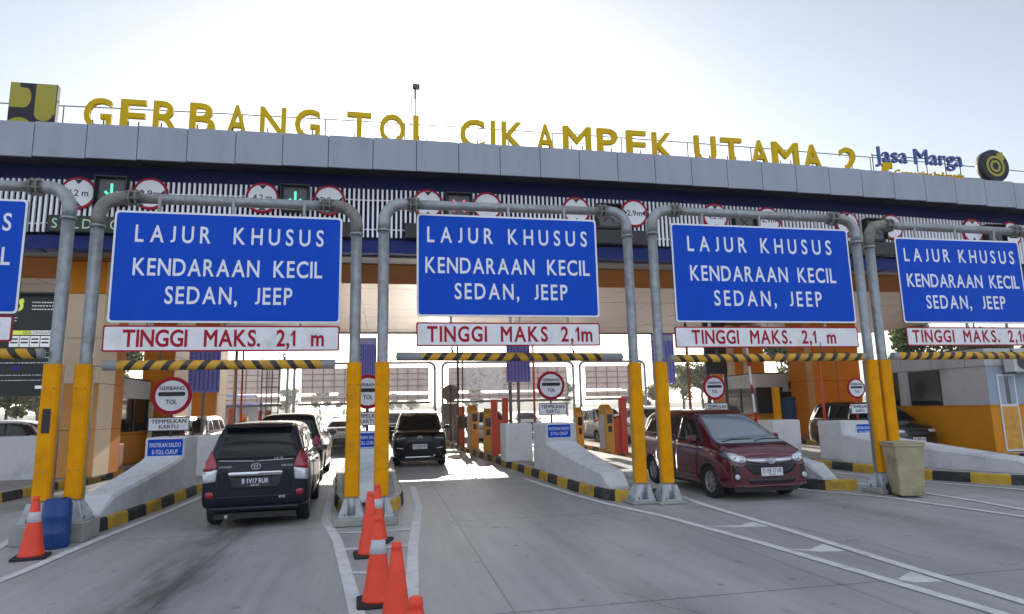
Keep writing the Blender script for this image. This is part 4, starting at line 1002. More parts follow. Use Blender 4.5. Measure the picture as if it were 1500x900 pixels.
# dark toll classification boards
def info_board(x0, x1, y, z0, z1, label, full=True):
    r = empty('info_board', ((x0 + x1) / 2, y, .19), label, 'information board', 'dark toll information boards'); w = x1 - x0; zz0, h = z0 - .19, z1 - z0
    bb = MB(); bb.prism(rrect(-w / 2, w / 2, zz0, zz0 + h, .06), -.08, .08, 'led_off'); bb.build('casing', r)
    bb = MB(); bb.box(-w / 2 + .05, w / 2 - .0, -.2, .1, zz0 + h + .002, zz0 + h + .05, 'alu_dark', .01); bb.tube([(.1, 0, zz0 + h + .05), (.1, 0, zz0 + h + .14)], .03, 'black', 8); bb.build('hood', r)
    bb = MB()
    for x in (-w * .42, w * .42): bb.box(x - .06, x + .06, -.06, .06, 0, zz0, 'steel_dark')
    bb.build('leg', r)
    if not full: return r
    bb = MB(); loop_emblem(bb, w * .195, zz0 + h * .89, .19, -.083, 'led_lime', False); bb.build('loop_emblem', r)
    bb = MB(); rnd = random.Random(3)
    def dash(xa, xb, z, t=.02):
        x = xa
        while x < xb: 
            l_ = rnd.uniform(.015, .045); bb.box(x, min(x + l_, xb), -.084, -.081, z, z + t, 'led_white'); x += l_ + rnd.uniform(.012, .03)
    for k in range(3): dash(w * .29, w * .46, zz0 + h * (.92 - .035 * k), .022)
    for k in range(2): dash(w * .12, w * .2, zz0 + h * (.765 - .03 * k), .016)
    for k in range(3): dash(-w * .3, w * .44, zz0 + h * (.42 - .05 * k), .014)
    for k in range(2): dash(-w * .3, w * .44, zz0 + h * (.20 - .05 * k), .012)
    bb.box(w * .36, w * .44, -.084, -.081, zz0 + h * .07, zz0 + h * .10, 'led_white'); bb.box(w*.2, w*.25, -.084, -.081, zz0 + h * .26, zz0 + h * .28, 'sign_blue')
    bb.build('lettering', r)
    bb = MB(); xa, xb = w * .16, w * .5; za = zz0 + h * .60
    bb.box(xa, xa + (xb - xa) * .4, -.084, -.081, za, za + h * .042, 'led_lime'); bb.box(xa + (xb - xa) * .4, xb, -.084, -.081, za, za + h * .042, 'led_white')
    put_text(bb, 'GOLONGAN', xa + (xb - xa) * .25, xb - (xb - xa) * .2, za + h * .008, za + h * .034, -.0845, 'black', .001, .01)
    n = 5
    for i in range(n):
        a = xa + (xb - xa) * i / n; c = xa + (xb - xa) * (i + 1) / n
        bb.box(a + .008, c - .008, -.084, -.081, za - h * .12, za - h * .012, 'led_white')
        for j in range(2): bb.box(a + .03, c - .03, -.0865, -.0845, za - h * (.05 + .035 * j), za - h * (.035 + .035 * j), 'black')
    bb.build('class_table', r); return r
a, c = at(28, 433, 15.6), at(78, 580, 15.6)
info_board(a.x - 2.0, at(94, 470, 15.6).x, 15.6, c.z, a.z, 'dark toll class board reading GOLONGAN behind the leftmost gantry post')
a, c = at(1030, 490, 27), at(1056, 548, 27)
info_board(a.x, c.x + .3, 27, c.z, a.z + .6, 'dark information board left of the orange columns at right', False)

# ---------------------------------------------------------------- gantries beyond the canopy, seen from behind
def back_gantry(xl, xr, Y, label, torn=False):
    r = empty('back_gantry', ((xl + xr) / 2, Y, 0), label, 'gantry', 'gantries beyond the canopy'); w = (xr - xl) / 2; zt = 5.1
    for s in (-1, 1):
        bb = MB(); bb.tube([(s * w, 0, 0), (s * w, 0, zt - .4)], .10, 'pole_grey', 12); bb.tube([(s * w, 0, zt - .41)] + [(s * (w - .4 + .4 * math.cos(t)), 0, zt - .4 + .4 * math.sin(t)) for t in [math.pi / 10 * k for k in range(1, 6)]], .105, 'pole_grey', 12); bb.build('post', r)
    bb = MB(); bb.tube([(-w + .38, 0, zt), (w - .38, 0, zt)], .09, 'pole_grey', 12); bb.build('crossbar', r)
    for k, (z0, z1, nm) in enumerate(((3.05, 4.78, 'lane_board'), (2.45, 2.88, 'height_plate'))):
        q = empty(nm, (r.location.x, Y + .15, z0), ('brown back of a wide lane board on ' if k == 0 else 'brown back of a narrow height plate on ') + label, 'sign board', 'sign backs beyond the canopy'); h = z1 - z0; W = w - .45
        bb = MB(); bb.box(-W, W, 0, .03, 0, h, 'sign_back', .005)
        if torn and k == 0: 
            bb.box(-W * .72, W * -.1, -.075, -.062, .05, h - .03, 'sheet_pale'); rn = random.Random(8)
            for _ in range(16):
                x = rn.uniform(-W * .68, -W * .14); z = rn.uniform(.2, h - .5); bb.tube([(x, -.078, z), (x + rn.uniform(-.25, .25), -.08, z + rn.uniform(.1, .3)), (x + rn.uniform(-.4, .4), -.078, z + rn.uniform(.3, .45))], .012, 'frame_brown', 5)
        bb.build('panel', q)
        bb = MB(); n = int(W * 2 / .72)
        for i in range(n + 1): x = -W + .01 + i * (2 * W - .02) / n; bb.box(x - .013, x + .013, -.06, -.014, 0, h, 'frame_brown')
        for i in range(3 if k == 0 else 1): z = h * (.25 + .25 * i) if k == 0 else h * .5; bb.box(-W, W, -.05, -.015, z - .013, z + .013, 'frame_brown')
        bb.build('frame', q)
    q = empty('clearance_bar', (r.location.x, Y, 2.28), 'grey clearance bar on ' + label, 'clearance bar', 'clearance bars beyond the canopy')
    bb = MB(); bb.tube([(-w + .3, 0, 0), (w - .3, 0, 0)], .085, 'steel_dark', 12); bb.build('pipe', q)
YB = 46
xs = [at(p_, 560, YB).x for p_ in (225, 421, 431, 637, 648, 840, 850, 945)]
back_gantry(xs[0], xs[1], YB, 'the far gantry behind the ladder'); back_gantry(xs[2], xs[3], YB, 'the far gantry above the oncoming black car'); back_gantry(xs[4], xs[5], YB, 'the far gantry bearing a torn sheet', True); back_gantry(xs[6], xs[7], YB, 'the far gantry left of the red car')
# sign disc seen from behind near the middle lane, and a steel cupboard
p = at(660, 610, 32); r = empty('sign_back', (p.x, 32, .19), 'back of a round sign right of the oncoming black car', 'road sign')
bb = MB(); bb.lathe([(.42, -.02), (.42, .02)], 'sheet_rust', 28, 'y', (0, 0, 2.35)); bb.box(-.4, .42, -.02, .02, 1.05, 1.85, 'sheet_rust'); bb.build('panel', r)
bb = MB(); bb.tube([(0, -.06, 0), (0, -.06, 2.7)], .035, 'steel_dark', 8); bb.build('pole', r)
p = at(655, 640, 33); bb = MB(); bb.box(-.1, .95, 0, .7, 0, 1.15, 'sheet_rust', .01); bb.box(.3, .33, -.03, -.001, 0, 1.2, 'ac_white'); bb.box(-.12, 1.0, -.02, .72, 1.151, 1.3, 'banner_pale')
tag(bb.build('steel_cupboard', None, (p.x, p.y + .2, .19)), 'brown steel cupboard with pale blue top right of the oncoming black car', 'cupboard')
# pale service building far left and far hoardings
p = at(262, 615, 38); r = empty('service_building', (p.x - 2.4, 38, 0), 'pale building with dark doorway behind the leftmost GERBANG TOL sign', 'building')
bb = MB(); bb.box(-2.6, 2.2, 0, 4, 0, 3.6, 'white_conc', .02); bb.build('wall', r)
bb = MB(); bb.box(1.05, 1.75, -.02, -.002, 1.0, 3.1, 'glass_booth'); bb.build('door', r)
bb = MB(); bb.box(-2.8, 2.4, -.2, 4.2, 3.601, 3.75, 'grey_wall', .02); bb.build('roof', r)
p = at(310, 615, 70); bb = MB(); bb.prism([(-4, 2.6), (4, 2.6), (3.2, 3.7), (-3.2, 3.7)], 0, 5, 'banner', axis='y'); o = bb.build('roof', None, (p.x + 1, 70, 0)); 
r = empty('far_shelter', (p.x + 1, 70, 0), 'far shelter with blue roof behind the red posts above the minivan', 'building'); o.parent = r; o.location = (0, 0, 0)
bb = MB()
for x in (-3.5, -1.2, 1.2, 3.5): bb.box(x - .1, x + .1, .1, .3, 0, 2.6, 'grey_wall')
bb.box(-3.8, 3.8, 4.5, 4.7, 0, 2.6, 'grey_wall'); bb.build('wall', r)

# ---------------------------------------------------------------- trees
def blob_points(rnd, n, c, rx, rz):
    pts = []
    while len(pts) < n:
        v = Vector((rnd.gauss(0, 1), rnd.gauss(0, 1), rnd.gauss(0, 1))).normalized() * (rnd.random() ** .38)
        pts.append(Vector((c[0] + v.x * rx, c[1] + v.y * rx, c[2] + v.z * rz)))
    return pts
def tree_mesh(seed, h, cr, m, n=2600, ls=.22):
    rnd = random.Random(seed); cb = MB(); cl = []
    base = h * .38
    for i in range(13):
        a = rnd.uniform(0, 6.28); rr = cr * rnd.uniform(.15, .8); z = base + (h - base) * rnd.uniform(.1, .95)
        rr *= 1.05 - .55 * ((z - base) / (h - base)); cl.append(((rr * math.cos(a), rr * math.sin(a), z), cr * rnd.uniform(.22, .42)))
    for c, s in cl:
        for p in blob_points(rnd, n // len(cl), c, s, s * .75):
            d = Vector((rnd.gauss(0, 1), rnd.gauss(0, 1), rnd.gauss(0, .6))).normalized(); u = d.orthogonal().normalized(); v = d.cross(u); l_ = ls * rnd.uniform(.6, 1.3)
            cb._f([cb.bm.verts.new(p + q) for q in (-u * l_ * .5 - v * l_ * .25, u * l_ * .1 - v * l_ * .5, u * l_ * .6, u * l_ * .1 + v * l_ * .45)], m)
    tb = MB(); tb.tube([(0, 0, -.1), (.05, .02, h * .2), (-.06, .05, h * .42), (.08, -.05, h * .7)], [h * .03, h * .024, h * .018, h * .007], 'bark', 10)
    for c, s in cl[:9]:
        z = max(h * .25, c[2] - h * .22); tb.tube([(0, 0, z), (c[0] * .5, c[1] * .5, (z + c[2]) / 2 + .1), c], [h * .011, h * .007, h * .003], 'bark', 6)
    return cb, tb
def tree(seed, h, cr, m, loc, label, group, n=4200, ls=.25):
    r = empty('roadside_tree', loc, label, 'tree', group); cb, tb = tree_mesh(seed, h, cr, m, n, ls); cb.build('crown', r, recalc=False); tb.build('trunk', r); return r
TG = 'trees beyond the toll plaza'
t1 = tree(1, 7.5, 3.4, 'leaf', (at(158, 560, 52).x, 52, 0), 'leafy tree behind the left toll booth', TG)
t2 = tree(2, 6.2, 3.0, 'leaf2', (at(1030, 590, 60).x, 60, 0), 'bushy tree between the brown pole and the GERBANG TOL sign', TG)
t3 = tree(3, 9.0, 3.6, 'leaf', (at(1165, 560, 44).x, 44, 0), 'dark tree behind the booth with the air conditioner', TG, 5200, .23)
def tcopy(src, px_, Y, sc, label, rz):
    c = copy_tree(src); c.location = (at(px_, 560, Y).x, Y, 0); c.scale = (sc, sc, sc); c.rotation_euler = (0, 0, rz); c['label'] = label; return c
for a_ in [(t1, 60, 60, .85, 'tree seen under the dark board at the left edge', 1), (t2, 15, 46, .75, 'low tree at the far left picture edge', 2), (t2, 118, 80, 1.0, 'distant tree between the left columns', 3), (t3, 1000, 75, .72, 'tree to the left of the brown pole near the red car', 1.4),
           (t2, 960, 70, .7, 'tree behind the right middle gantry posts', 2.2), (t1, 925, 90, .75, 'hazy tree right of the far gantry', .4), (t1, 1350, 40, .98, 'tree top above the office roof, left of centre', 2.6), (t2, 1440, 38, 1.12, 'tree top above the office roof at the right', .9),
           (t3, 1205, 60, .95, 'tree left of the right orange column', 3), (t1, 470, 150, 1.0, 'far hazy tree above the silver car', 1), (t2, 505, 135, 1.1, 'far hazy tree beside the yellow middle post', 2.4), (t1, 575, 160, .8, 'far hazy tree left above the oncoming black car', .3),
           (t2, 602, 150, .75, 'far hazy tree above the oncoming black car bonnet', 1.7), (t1, 697, 130, .8, 'far hazy tree behind the yellow reader of the middle lane', 2.9), (t3, 830, 120, .75, 'far hazy tree behind the far gantry posts', .6), (t2, 330, 130, 1.0, 'far hazy tree above the far blue shelter', 1.1), (t1, 425, 140, .9, 'far hazy tree behind the two far gantry posts', 2.0)]: tcopy(*a_)
# far hills and tree line
b = MB(); rnd = random.Random(5); pts = []
n = 90
for i in range(n + 1):
    x = -420 + i * 1000 / n; hgt = 7 + 5 * math.sin(i * .31) + 4 * math.sin(i * .83 + 1) + rnd.uniform(0, 1.6)
    pts.append((x, max(4, hgt)))
V0 = [[b.bm.verts.new((x, 420, -1)), b.bm.verts.new((x, 430, h_ * .55)), b.bm.verts.new((x, 450, h_)), b.bm.verts.new((x, 520, -1))] for x, h_ in pts]
for i in range(n):
    for k in range(3): b._f((V0[i][k], V0[i + 1][k], V0[i + 1][k + 1], V0[i][k + 1]), 'leaf2', True)
tag(b.build('hills'), kind='structure')
# ---------------------------------------------------------------- cars
# stations, rear to front: x, underside, beltline, top, half width, half roof width
MPV = [(-2.07, 0.49, .84, .88, .60, .52), (-2.05, 0.37, .97, 1.03, .755, .62), (-2.01, 0.32, 1.03, 1.20, .80, .65), (-1.94, 0.30, 1.05, 1.40, .82, .625), (-1.84, 0.29, 1.06, 1.58, .83, .60), (-1.70, 0.29, 1.06, 1.655, .835, .595),
       (-1.2, 0.28, 1.05, 1.69, .83, .60), (-.5, 0.27, 1.03, 1.695, .83, .61), (.2, 0.27, 1.01, 1.67, .83, .61), (.55, 0.27, 1.0, 1.61, .83, .605), (.9, 0.27, .99, 1.41, .83, .62), (1.2, 0.27, .98, 1.19, .83, .65), (1.38, 0.27, .965, 1.06, .825, .69),
       (1.6, 0.27, .94, 1.0, .815, .67), (1.8, 0.28, .89, .95, .79, .63), (1.95, 0.29, .82, .87, .735, .57), (2.03, 0.33, .73, .78, .67, .5), (2.07, 0.41, .62, .67, .58, .42)]
CALYA = [(-2.03, .42, .84, .88, .60, .52), (-2.01, .30, .95, 1.03, .74, .62), (-1.96, .25, 1.0, 1.20, .79, .64), (-1.86, .23, 1.03, 1.42, .81, .61), (-1.74, .22, 1.03, 1.53, .82, .595), (-1.55, .21, 1.03, 1.57, .825, .59),
         (-1.1, .20, 1.02, 1.595, .828, .595), (-.5, .20, 1.0, 1.60, .828, .60), (.1, .20, .985, 1.585, .828, .60), (.42, .20, .975, 1.535, .828, .60), (.8, .20, .965, 1.35, .828, .62), (1.15, .20, .955, 1.14, .825, .66), (1.36, .20, .94, 1.02, .82, .69),
         (1.6, .20, .905, .965, .81, .67), (1.8, .20, .85, .905, .785, .64), (1.93, .21, .77, .82, .745, .60), (2.0, .24, .68, .73, .70, .55), (2.04, .30, .60, .65, .63, .48)]
SUV = [(-2.2, .46, .92, .96, .62, .52), (-2.18, .34, 1.02, 1.10, .78, .64), (-2.13, .29, 1.08, 1.28, .82, .66), (-2.05, .27, 1.1, 1.46, .84, .64), (-1.92, .26, 1.11, 1.62, .85, .62), (-1.7, .25, 1.11, 1.68, .855, .615),
       (-1.2, .24, 1.10, 1.70, .85, .62), (-.4, .24, 1.09, 1.705, .85, .625), (.3, .24, 1.08, 1.68, .85, .625), (.62, .24, 1.07, 1.60, .85, .62), (.95, .24, 1.06, 1.42, .85, .64), (1.25, .24, 1.05, 1.22, .85, .67), (1.4, .24, 1.04, 1.12, .85, .72),
       (1.7, .24, 1.02, 1.08, .845, .71), (1.95, .25, .98, 1.04, .83, .69), (2.10, .27, .90, .95, .79, .64), (2.17, .31, .80, .85, .73, .56), (2.2, .38, .70, .75, .65, .48)]
SEDAN = [(-2.2, .40, .78, .82, .60, .50), (-2.18, .30, .90, .95, .75, .60), (-2.1, .25, .97, 1.02, .80, .64), (-1.8, .22, .98, 1.08, .83, .62), (-1.6, .21, .97, 1.16, .84, .58), (-1.2, .20, .95, 1.34, .845, .55), (-.7, .19, .93, 1.44, .845, .55),
         (-.1, .18, .92, 1.47, .845, .56), (.3, .18, .91, 1.43, .845, .56), (.7, .18, .90, 1.28, .845, .58), (1.1, .18, .89, 1.04, .845, .63), (1.3, .18, .88, .95, .84, .67), (1.7, .19, .83, .89, .82, .65), (1.98, .21, .76, .81, .77, .6), (2.12, .25, .68, .73, .70, .52), (2.18, .32, .58, .63, .6, .42)]
def car_body(st, wheels, wr, paint):
    bb = MB(); rings = []
    for x, zb, be, tp, w, rw in st:
        g = tp - be
        def gl(t): return (.935 * w * (1 - t) + rw * t, be + .012 + (tp - .05 * min(1, g / .3) - be) * t)
        half = [(0, zb), (.72 * w, zb), (.93 * w, zb + .015), (.985 * w, zb + .08), (1.0 * w, zb + .32 * (be - zb)), (1.0 * w, zb + .62 * (be - zb)), (.985 * w, be - .10 * (be - zb)), (.955 * w, be), gl(.08), gl(.5), gl(.9), (rw - .02, tp - .028 * min(1, g / .3)), (rw - .12, tp), (rw * .45, tp + .014), (0, tp + .02)]
        full = half + [(-y, z) for y, z in half[-2:0:-1]]
        rings.append([bb.bm.verts.new((x, y, z)) for y, z in full])
    n = len(rings[0]); h = n // 2
    for i in range(len(rings) - 1):
        for k in range(n): bb._f((rings[i][k], rings[i][(k + 1) % n], rings[i + 1][(k + 1) % n], rings[i + 1][k]), paint, True)
    for rg in (rings[0], rings[-1]):
        bb._f((rg[0], rg[1], rg[-1]), paint, True); bb._f((rg[h], rg[h - 1], rg[h + 1]), paint, True)
        for k in range(1, h - 1): bb._f((rg[k], rg[k + 1], rg[n - k - 1], rg[n - k]), paint, True)
    body = bb.build('body'); sm = body.modifiers.new('s', 'SUBSURF'); sm.levels = 2; sm.render_levels = 2
    cb = MB()
    for x in wheels:
        for s in (-1, 1): cb.lathe([(wr + .045, s * .50), (wr + .045, s * 1.05)], 'plastic_black', 40, 'y', (x, 0, wr + .005))
    cut = cb.build('cut'); bo = body.modifiers.new('b', 'BOOLEAN'); bo.operation = 'DIFFERENCE'; bo.object = cut; bo.solver = 'EXACT'; bo.material_mode = 'TRANSFER'
    dg = bpy.context.evaluated_depsgraph_get(); dg.update()
    me = bpy.data.meshes.new_from_object(body.evaluated_get(dg)); body.modifiers.clear(); body.data = me
    bpy.data.objects.remove(cut)
    return body
class Car:
    def __init__(s, st, wheels, wr, paint, name, label, cat, loc, heading, group=None):
        s.root = empty(name, loc, label, cat, group, rz=heading); s.paint = paint; s.st = st
        s.body = car_body(st, wheels, wr, paint); s.body.parent = s.root
        me = s.body.data; s.bvh = BVHTree.FromPolygons([v.co.copy() for v in me.vertices], [tuple(p.vertices) for p in me.polygons])
        s.wheels, s.wr = wheels, wr
    def hit(s, a, b, ax, sg):
        if ax == 'x': o, d = Vector((sg * 4, a, b)), Vector((-sg, 0, 0))
        elif ax == 'y': o, d = Vector((a, sg * 3, b)), Vector((0, -sg, 0))
        else: o, d = Vector((a, b, 4)), Vector((0, 0, -1))
        r = s.bvh.ray_cast(o, d)
        if r[0] is None:
            q = s.bvh.find_nearest(o + d * (2 if ax != 'x' else 2.1)); return q[0], q[1]
        n = r[1]; n = -n if n.dot(d) > 0 else n
        return r[0], n
    def patch(s, name, outline, ax, sg, m, off=.006, parent=None, step=.05, thick=.02, build=True, mb=None, rnd=0.0):
        if rnd: outline = rpoly(outline, rnd)
        # densify the outline, fill with interior points, triangulate, drape on the body
        dense = []
        for i in range(len(outline)):
            p, q = Vector(outline[i]), Vector(outline[(i + 1) % len(outline)]); k = max(1, int((q - p).length / step))
            dense += [p.lerp(q, j / k) for j in range(k)]
        n = len(dense); xs = [p.x for p in dense]; ys = [p.y for p in dense]; pts = list(dense)
        def inside(x, y):
            c = False; j = n - 1
            for i in range(n):
                if (dense[i].y > y) != (dense[j].y > y) and x < (dense[j].x - dense[i].x) * (y - dense[i].y) / (dense[j].y - dense[i].y) + dense[i].x: c = not c
                j = i
            return c
        x = min(xs) + step
        while x < max(xs):
            y = min(ys) + step
            while y < max(ys):
                if inside(x, y) and min((Vector((x, y)) - p).length for p in dense) > step * .45: pts.append(Vector((x, y)))
                y += step
            x += step
        vs, es, fs = delaunay_2d_cdt(pts, [(i, (i + 1) % n) for i in range(n)], [list(range(n))], 1, 1e-5)[:3]
        bb = mb or MB(); top = []; pos = []
        for v in vs:
            p, nn = s.hit(v.x, v.y, ax, sg); pos.append((p, nn)); top.append(bb.bm.verts.new(p + nn * off))
        for f in fs: bb._f([top[i] for i in f], m, True)
        cnt = {}
        for f in fs:
            for i in range(len(f)): e = tuple(sorted((f[i], f[(i + 1) % len(f)]))); cnt[e] = cnt.get(e, 0) + 1
        low = {}
        for e, c in cnt.items():
            if c == 1:
                for i in e:
                    if i not in low: low[i] = bb.bm.verts.new(pos[i][0] - pos[i][1] * thick)
                bb._f((top[e[0]], top[e[1]], low[e[1]], low[e[0]]), m)
        if mb: return None
        return bb.build(name, parent or s.root)
    def both(s, name, outline, m, **k):
        return [s.patch(name, outline, 'y', sg, m, **k) for sg in (-1, 1)]
    def mirrored(s, name, outline, ax, sg, m, **k):
        return [s.patch(name, [(a * q, b) for a, b in outline], ax, sg, m, **k) for q in (-1, 1)]
    def add_wheels(s, track, w=.19, spokes=7, rim_r=.62):
        for x in s.wheels:
            for sg in (-1, 1):
                r = s.wr; yo = sg * track
                bb = MB(); bb.lathe([(r * .64, yo - sg * w), (r * .92, yo - sg * w), (r, yo - sg * (w - .03)), (r, yo - sg * .03), (r * .94, yo), (r * .70, yo - sg * .002), (r * .655, yo - sg * .012), (r * .64, yo - sg * w)], 'rubber', 36, 'y', (x, 0, r), cap=False); t = bb.build('wheel', s.root)
                bb = MB(); rr = r * .655
                bb.lathe([(rr, yo - sg * .02), (rr, yo - sg * .012), (rr * .93, yo - sg * .012), (rr * .90, yo - sg * .05)], 'rim', 32, 'y', (x, 0, r), cap=False)
                bb.lathe([(rr * .95, yo - sg * .085), (rr * .95, yo - sg * .08)], 'plastic_black', 24, 'y', (x, 0, r))
                for k in range(spokes):
                    mx = Matrix.Translation((x, yo - sg * .035, r)) @ Matrix.Rotation(2 * math.pi * k / spokes + .3, 4, 'Y')
                    bb.prism([(-.026, .04), (-.015, rr * .93), (.015, rr * .93), (.026, .04)], -.018, .018, 'rim', 'y', mx=mx)
                bb.lathe([(.055, yo - sg * .05), (.055, yo - sg * .018), (.03, yo - sg * .012)], 'rim', 16, 'y', (x, 0, r)); bb.build('rim', t)
    def glass(s, front, rear, sides, m='glass_car', surround=None):
        if surround: s.both('window_trim', surround, 'plastic_black', off=.003, rnd=.04)
        for o in sides: s.both('window', o, m, off=.007, rnd=.035)
        s.shield = s.patch('windshield', front[0], 'x', 1, front[1], off=.006, rnd=.05)
        s.rearglass = s.patch('rear_window', rear, 'x', -1, m, off=.006, rnd=.05)
    def doors(s, outs):
        for o in outs:
            for sg in (-1, 1):
                c = Vector((sum(p[0] for p in o) / len(o), sum(p[1] for p in o) / len(o)))
                big = [tuple(Vector(p) + (Vector(p) - c).normalized() * .010) for p in o]
                d = s.patch('door', o, 'y', sg, s.paint, off=.0035, rnd=.04, step=.06)
                s.patch('door_seal', big, 'y', sg, 'plastic_black', off=.0012, rnd=.045, parent=d, step=.06)
    def handles(s, pts):
        for x, z in pts:
            for sg in (-1, 1):
                p, n = s.hit(x, z, 'y', sg); bb = MB(); bb.box(-.09, .09, -.012, .012, -.014, .014, s.paint, .008)
                o = bb.build('door_handle', s.root, p + n * .018)
    def mirrors(s, x, z, m=None, rot=1):
        for sg in (-1, 1):
            p, n = s.hit(x, z, 'y', sg); bb = MB()
            mx = Matrix.Translation(p + Vector((0, sg * .13, .02))) @ Matrix.Rotation(sg * .12, 4, 'Z')
            bb.box(-.05, .06, -.1, .1, -.065, .065, m or s.paint, .035, mx=mx)
            bb.box(-.03, .03, -.10, .02, -.08, -.05, 'plastic_black', .008, mx=Matrix.Translation(p + Vector((0, sg * .06, .0))))
            o = bb.build('mirror', s.root)
            bb = MB(); bb.box(-.056, -.051, -.085, .085, -.052, .052, 'chrome', mx=mx); bb.build('mirror_glass', o)
    def plate(s, ax, sg, z, text, sub, m, mt, w=.43, h=.135):
        p, n = s.hit(0, z, 'x', sg); r = MB()
        mx = Matrix.Translation(p + n * .022) @ (Matrix.Rotation(R(90) if sg > 0 else R(-90), 4, 'Z'))
        r.box(-w / 2, w / 2, -.004, .012, -h / 2, h / 2, m, .003, mx=mx)
        put_text(r, text, -w * .43, w * .43, -h * .12, h * .38, -.0048, mt, .001, .008, mx=mx)
        put_text(r, sub, -w * .14, w * .14, -h * .40, -h * .22, -.0048, mt, .001, .008, mx=mx)
        r.build('license_plate', s.root)
    def emblem(s, sg, z, w=.15, m='chrome', off=.016):
        p, n = s.hit(0, z, 'x', sg); bb = MB()
        def ell(cx, cz, a, b, t=.010):
            k = 26
            for i in range(k):
                q0, q1 = 2 * math.pi * i / k, 2 * math.pi * (i + 1) / k
                P = lambda q, f: (cx + (a - f) * math.cos(q), cz + (b - f) * math.sin(q))
                bb.prism([P(q0, 0), P(q1, 0), P(q1, t), P(q0, t)], -.008, .008, m, 'x')
        ell(0, 0, w * .5, w * .34); ell(0, .0, w * .17, w * .33, .009); ell(0, w * .16, w * .36, w * .17, .009)
        o = bb.build('emblem', s.root, p + n * off); o.rotation_euler = n.to_track_quat('X' if sg > 0 else '-X', 'Z').to_euler() if False else (0, 0, 0)
    def strip(s, name, pts, ax, sg, r, m, off=.01):
        """a bar laid along the body"""
        P = []
        for i in range(len(pts) - 1):
            for j in range(6): 
                a = pts[i][0] + (pts[i + 1][0] - pts[i][0]) * j / 6; c = pts[i][1] + (pts[i + 1][1] - pts[i][1]) * j / 6; P.append((a, c))
        P.append(pts[-1]); Q = []
        for a, c in P: p, n = s.hit(a, c, ax, sg); Q.append(p + n * off)
        bb = MB(); bb.tube(Q, r, m, 8); return bb.build(name, s.root)
    def text(s, name, t, y0, y1, z, h, sg, m, off=.006):
        p, n = s.hit((y0 + y1) / 2, z, 'x', sg); bb = MB(); mx = Matrix.Translation(p + n * off) @ Matrix.Rotation(R(90) if sg > 0 else R(-90), 4, 'Z')
        w = abs(y1 - y0); put_text(bb, t, -w / 2, w / 2, -h / 2, h / 2, 0, m, .004, .01, mx=mx); bb.build(name, s.root)
def head(dx, dy): return math.atan2(dy, dx)
def side_parts(c, x0=1.0, zb=1.05):
    pass

# dark minivan seen from behind, left lane
Cc = Car(MPV, (-1.31, 1.345), .305, 'paint_black_blue', 'parked_minivan', 'dark navy minivan seen from behind in the left lane', 'minivan', (0, 0, 0), 0)
Cc.root.name = 'minivan'
c = Cc
c.glass(([(-.66, 1.06), (.66, 1.06), (.50, 1.57), (-.50, 1.57)], 'glass_car'), [(-.66, 1.10), (.66, 1.10), (.52, 1.55), (-.52, 1.55)],
        [[(.04, 1.07), (1.0, 1.045), (.62, 1.47), (.04, 1.54)], [(-.98, 1.09), (-.03, 1.075), (-.03, 1.54), (-.95, 1.545)], [(-1.80, 1.13), (-1.06, 1.10), (-1.03, 1.54), (-1.62, 1.48)]], surround=[(-1.88, 1.09), (1.12, 1.02), (.66, 1.50), (.0, 1.575), (-1.0, 1.58), (-1.68, 1.53)])
c.doors([[(.02, .34), (.95, .34), (1.02, 1.02), (.02, 1.05)], [(-1.0, 1.07), (-.02, 1.055), (-.02, .34), (-.85, .34), (-1.0, .62)]])
c.handles([(.18, .93), (-.82, .95)]); c.mirrors(.92, 1.08); c.add_wheels(.80, .20, 7)
c.mirrored('tail_light', [(.575, .96), (.80, .92), (.83, 1.22), (.70, 1.26), (.635, 1.16)], 'x', -1, 'lamp_red', off=.012, rnd=.03)
c.mirrored('tail_light', [(.60, .76), (.80, .74), (.80, .915), (.578, .952)], 'x', -1, 'lamp_clear', off=.011, rnd=.02)
c.patch('tailgate_seam', [(-.60, .50), (.60, .50), (.605, .51), (.605, .515), (-.605, .515), (-.605, .51)], 'x', -1, 'plastic_black', off=.002, step=.04)
c.mirrored('tailgate_seam', [(.583, .515), (.593, .515), (.583, 1.1), (.573, 1.1)], 'x', -1, 'plastic_black', off=.002)
c.mirrored('reflector', [(.62, .50), (.74, .50), (.74, .60), (.62, .60)], 'x', -1, 'lamp_red', off=.010, rnd=.045)
c.patch('chrome_garnish', [(-.40, .835), (.40, .835), (.415, .90), (-.415, .90)], 'x', -1, 'chrome', off=.026, rnd=.025)
c.strip('chrome_line', [(-.575, 1.085), (0, 1.065)], 'x', -1, .008, 'chrome_dull', .008); c.strip('chrome_line', [(0.02, 1.065), (.575, 1.085)], 'x', -1, .008, 'chrome_dull', .008)
c.patch('plate_recess', [(-.36, .62), (.36, .62), (.42, .83), (-.42, .83)], 'x', -1, 'plastic_black', off=.004, rnd=.03)
c.plate('x', -1, .735, 'B 1V17 RUR', '04 27', 'plate_black', 'sign_white', .46, .15)
c.emblem(-1, .985, .155); c.text('badge', 'AVANZA', .36, .56, .985, .028, -1, 'chrome_dull', .008); c.text('badge', 'VELOZ', -.56, -.38, .985, .028, -1, 'chrome_dull', .008); c.text('sticker', '1.5 G', -.40, -.27, 1.105, .03, -1, 'chrome_dull', .008)
c.text('sticker', 'VVTi', -.46, -.36, .485, .04, -1, 'sign_white', .012)
bb = MB(); bb.prism([(-1.93, 1.605), (-1.88, 1.60), (-1.6, 1.64), (-1.6, 1.665), (-1.75, 1.672), (-1.92, 1.632)], -.53, .53, 'paint_black_blue'); bmesh.ops.bevel(bb.bm, geom=list(bb.bm.edges), offset=.016, segments=2, affect='EDGES', profile=.5); bb.build('spoiler', c.root)
bb = MB(); bb.box(-2.09, -1.8, -.68, .68, .28, .36, 'paint_black_blue', .035); bb.build('bumper_skirt', c.root)
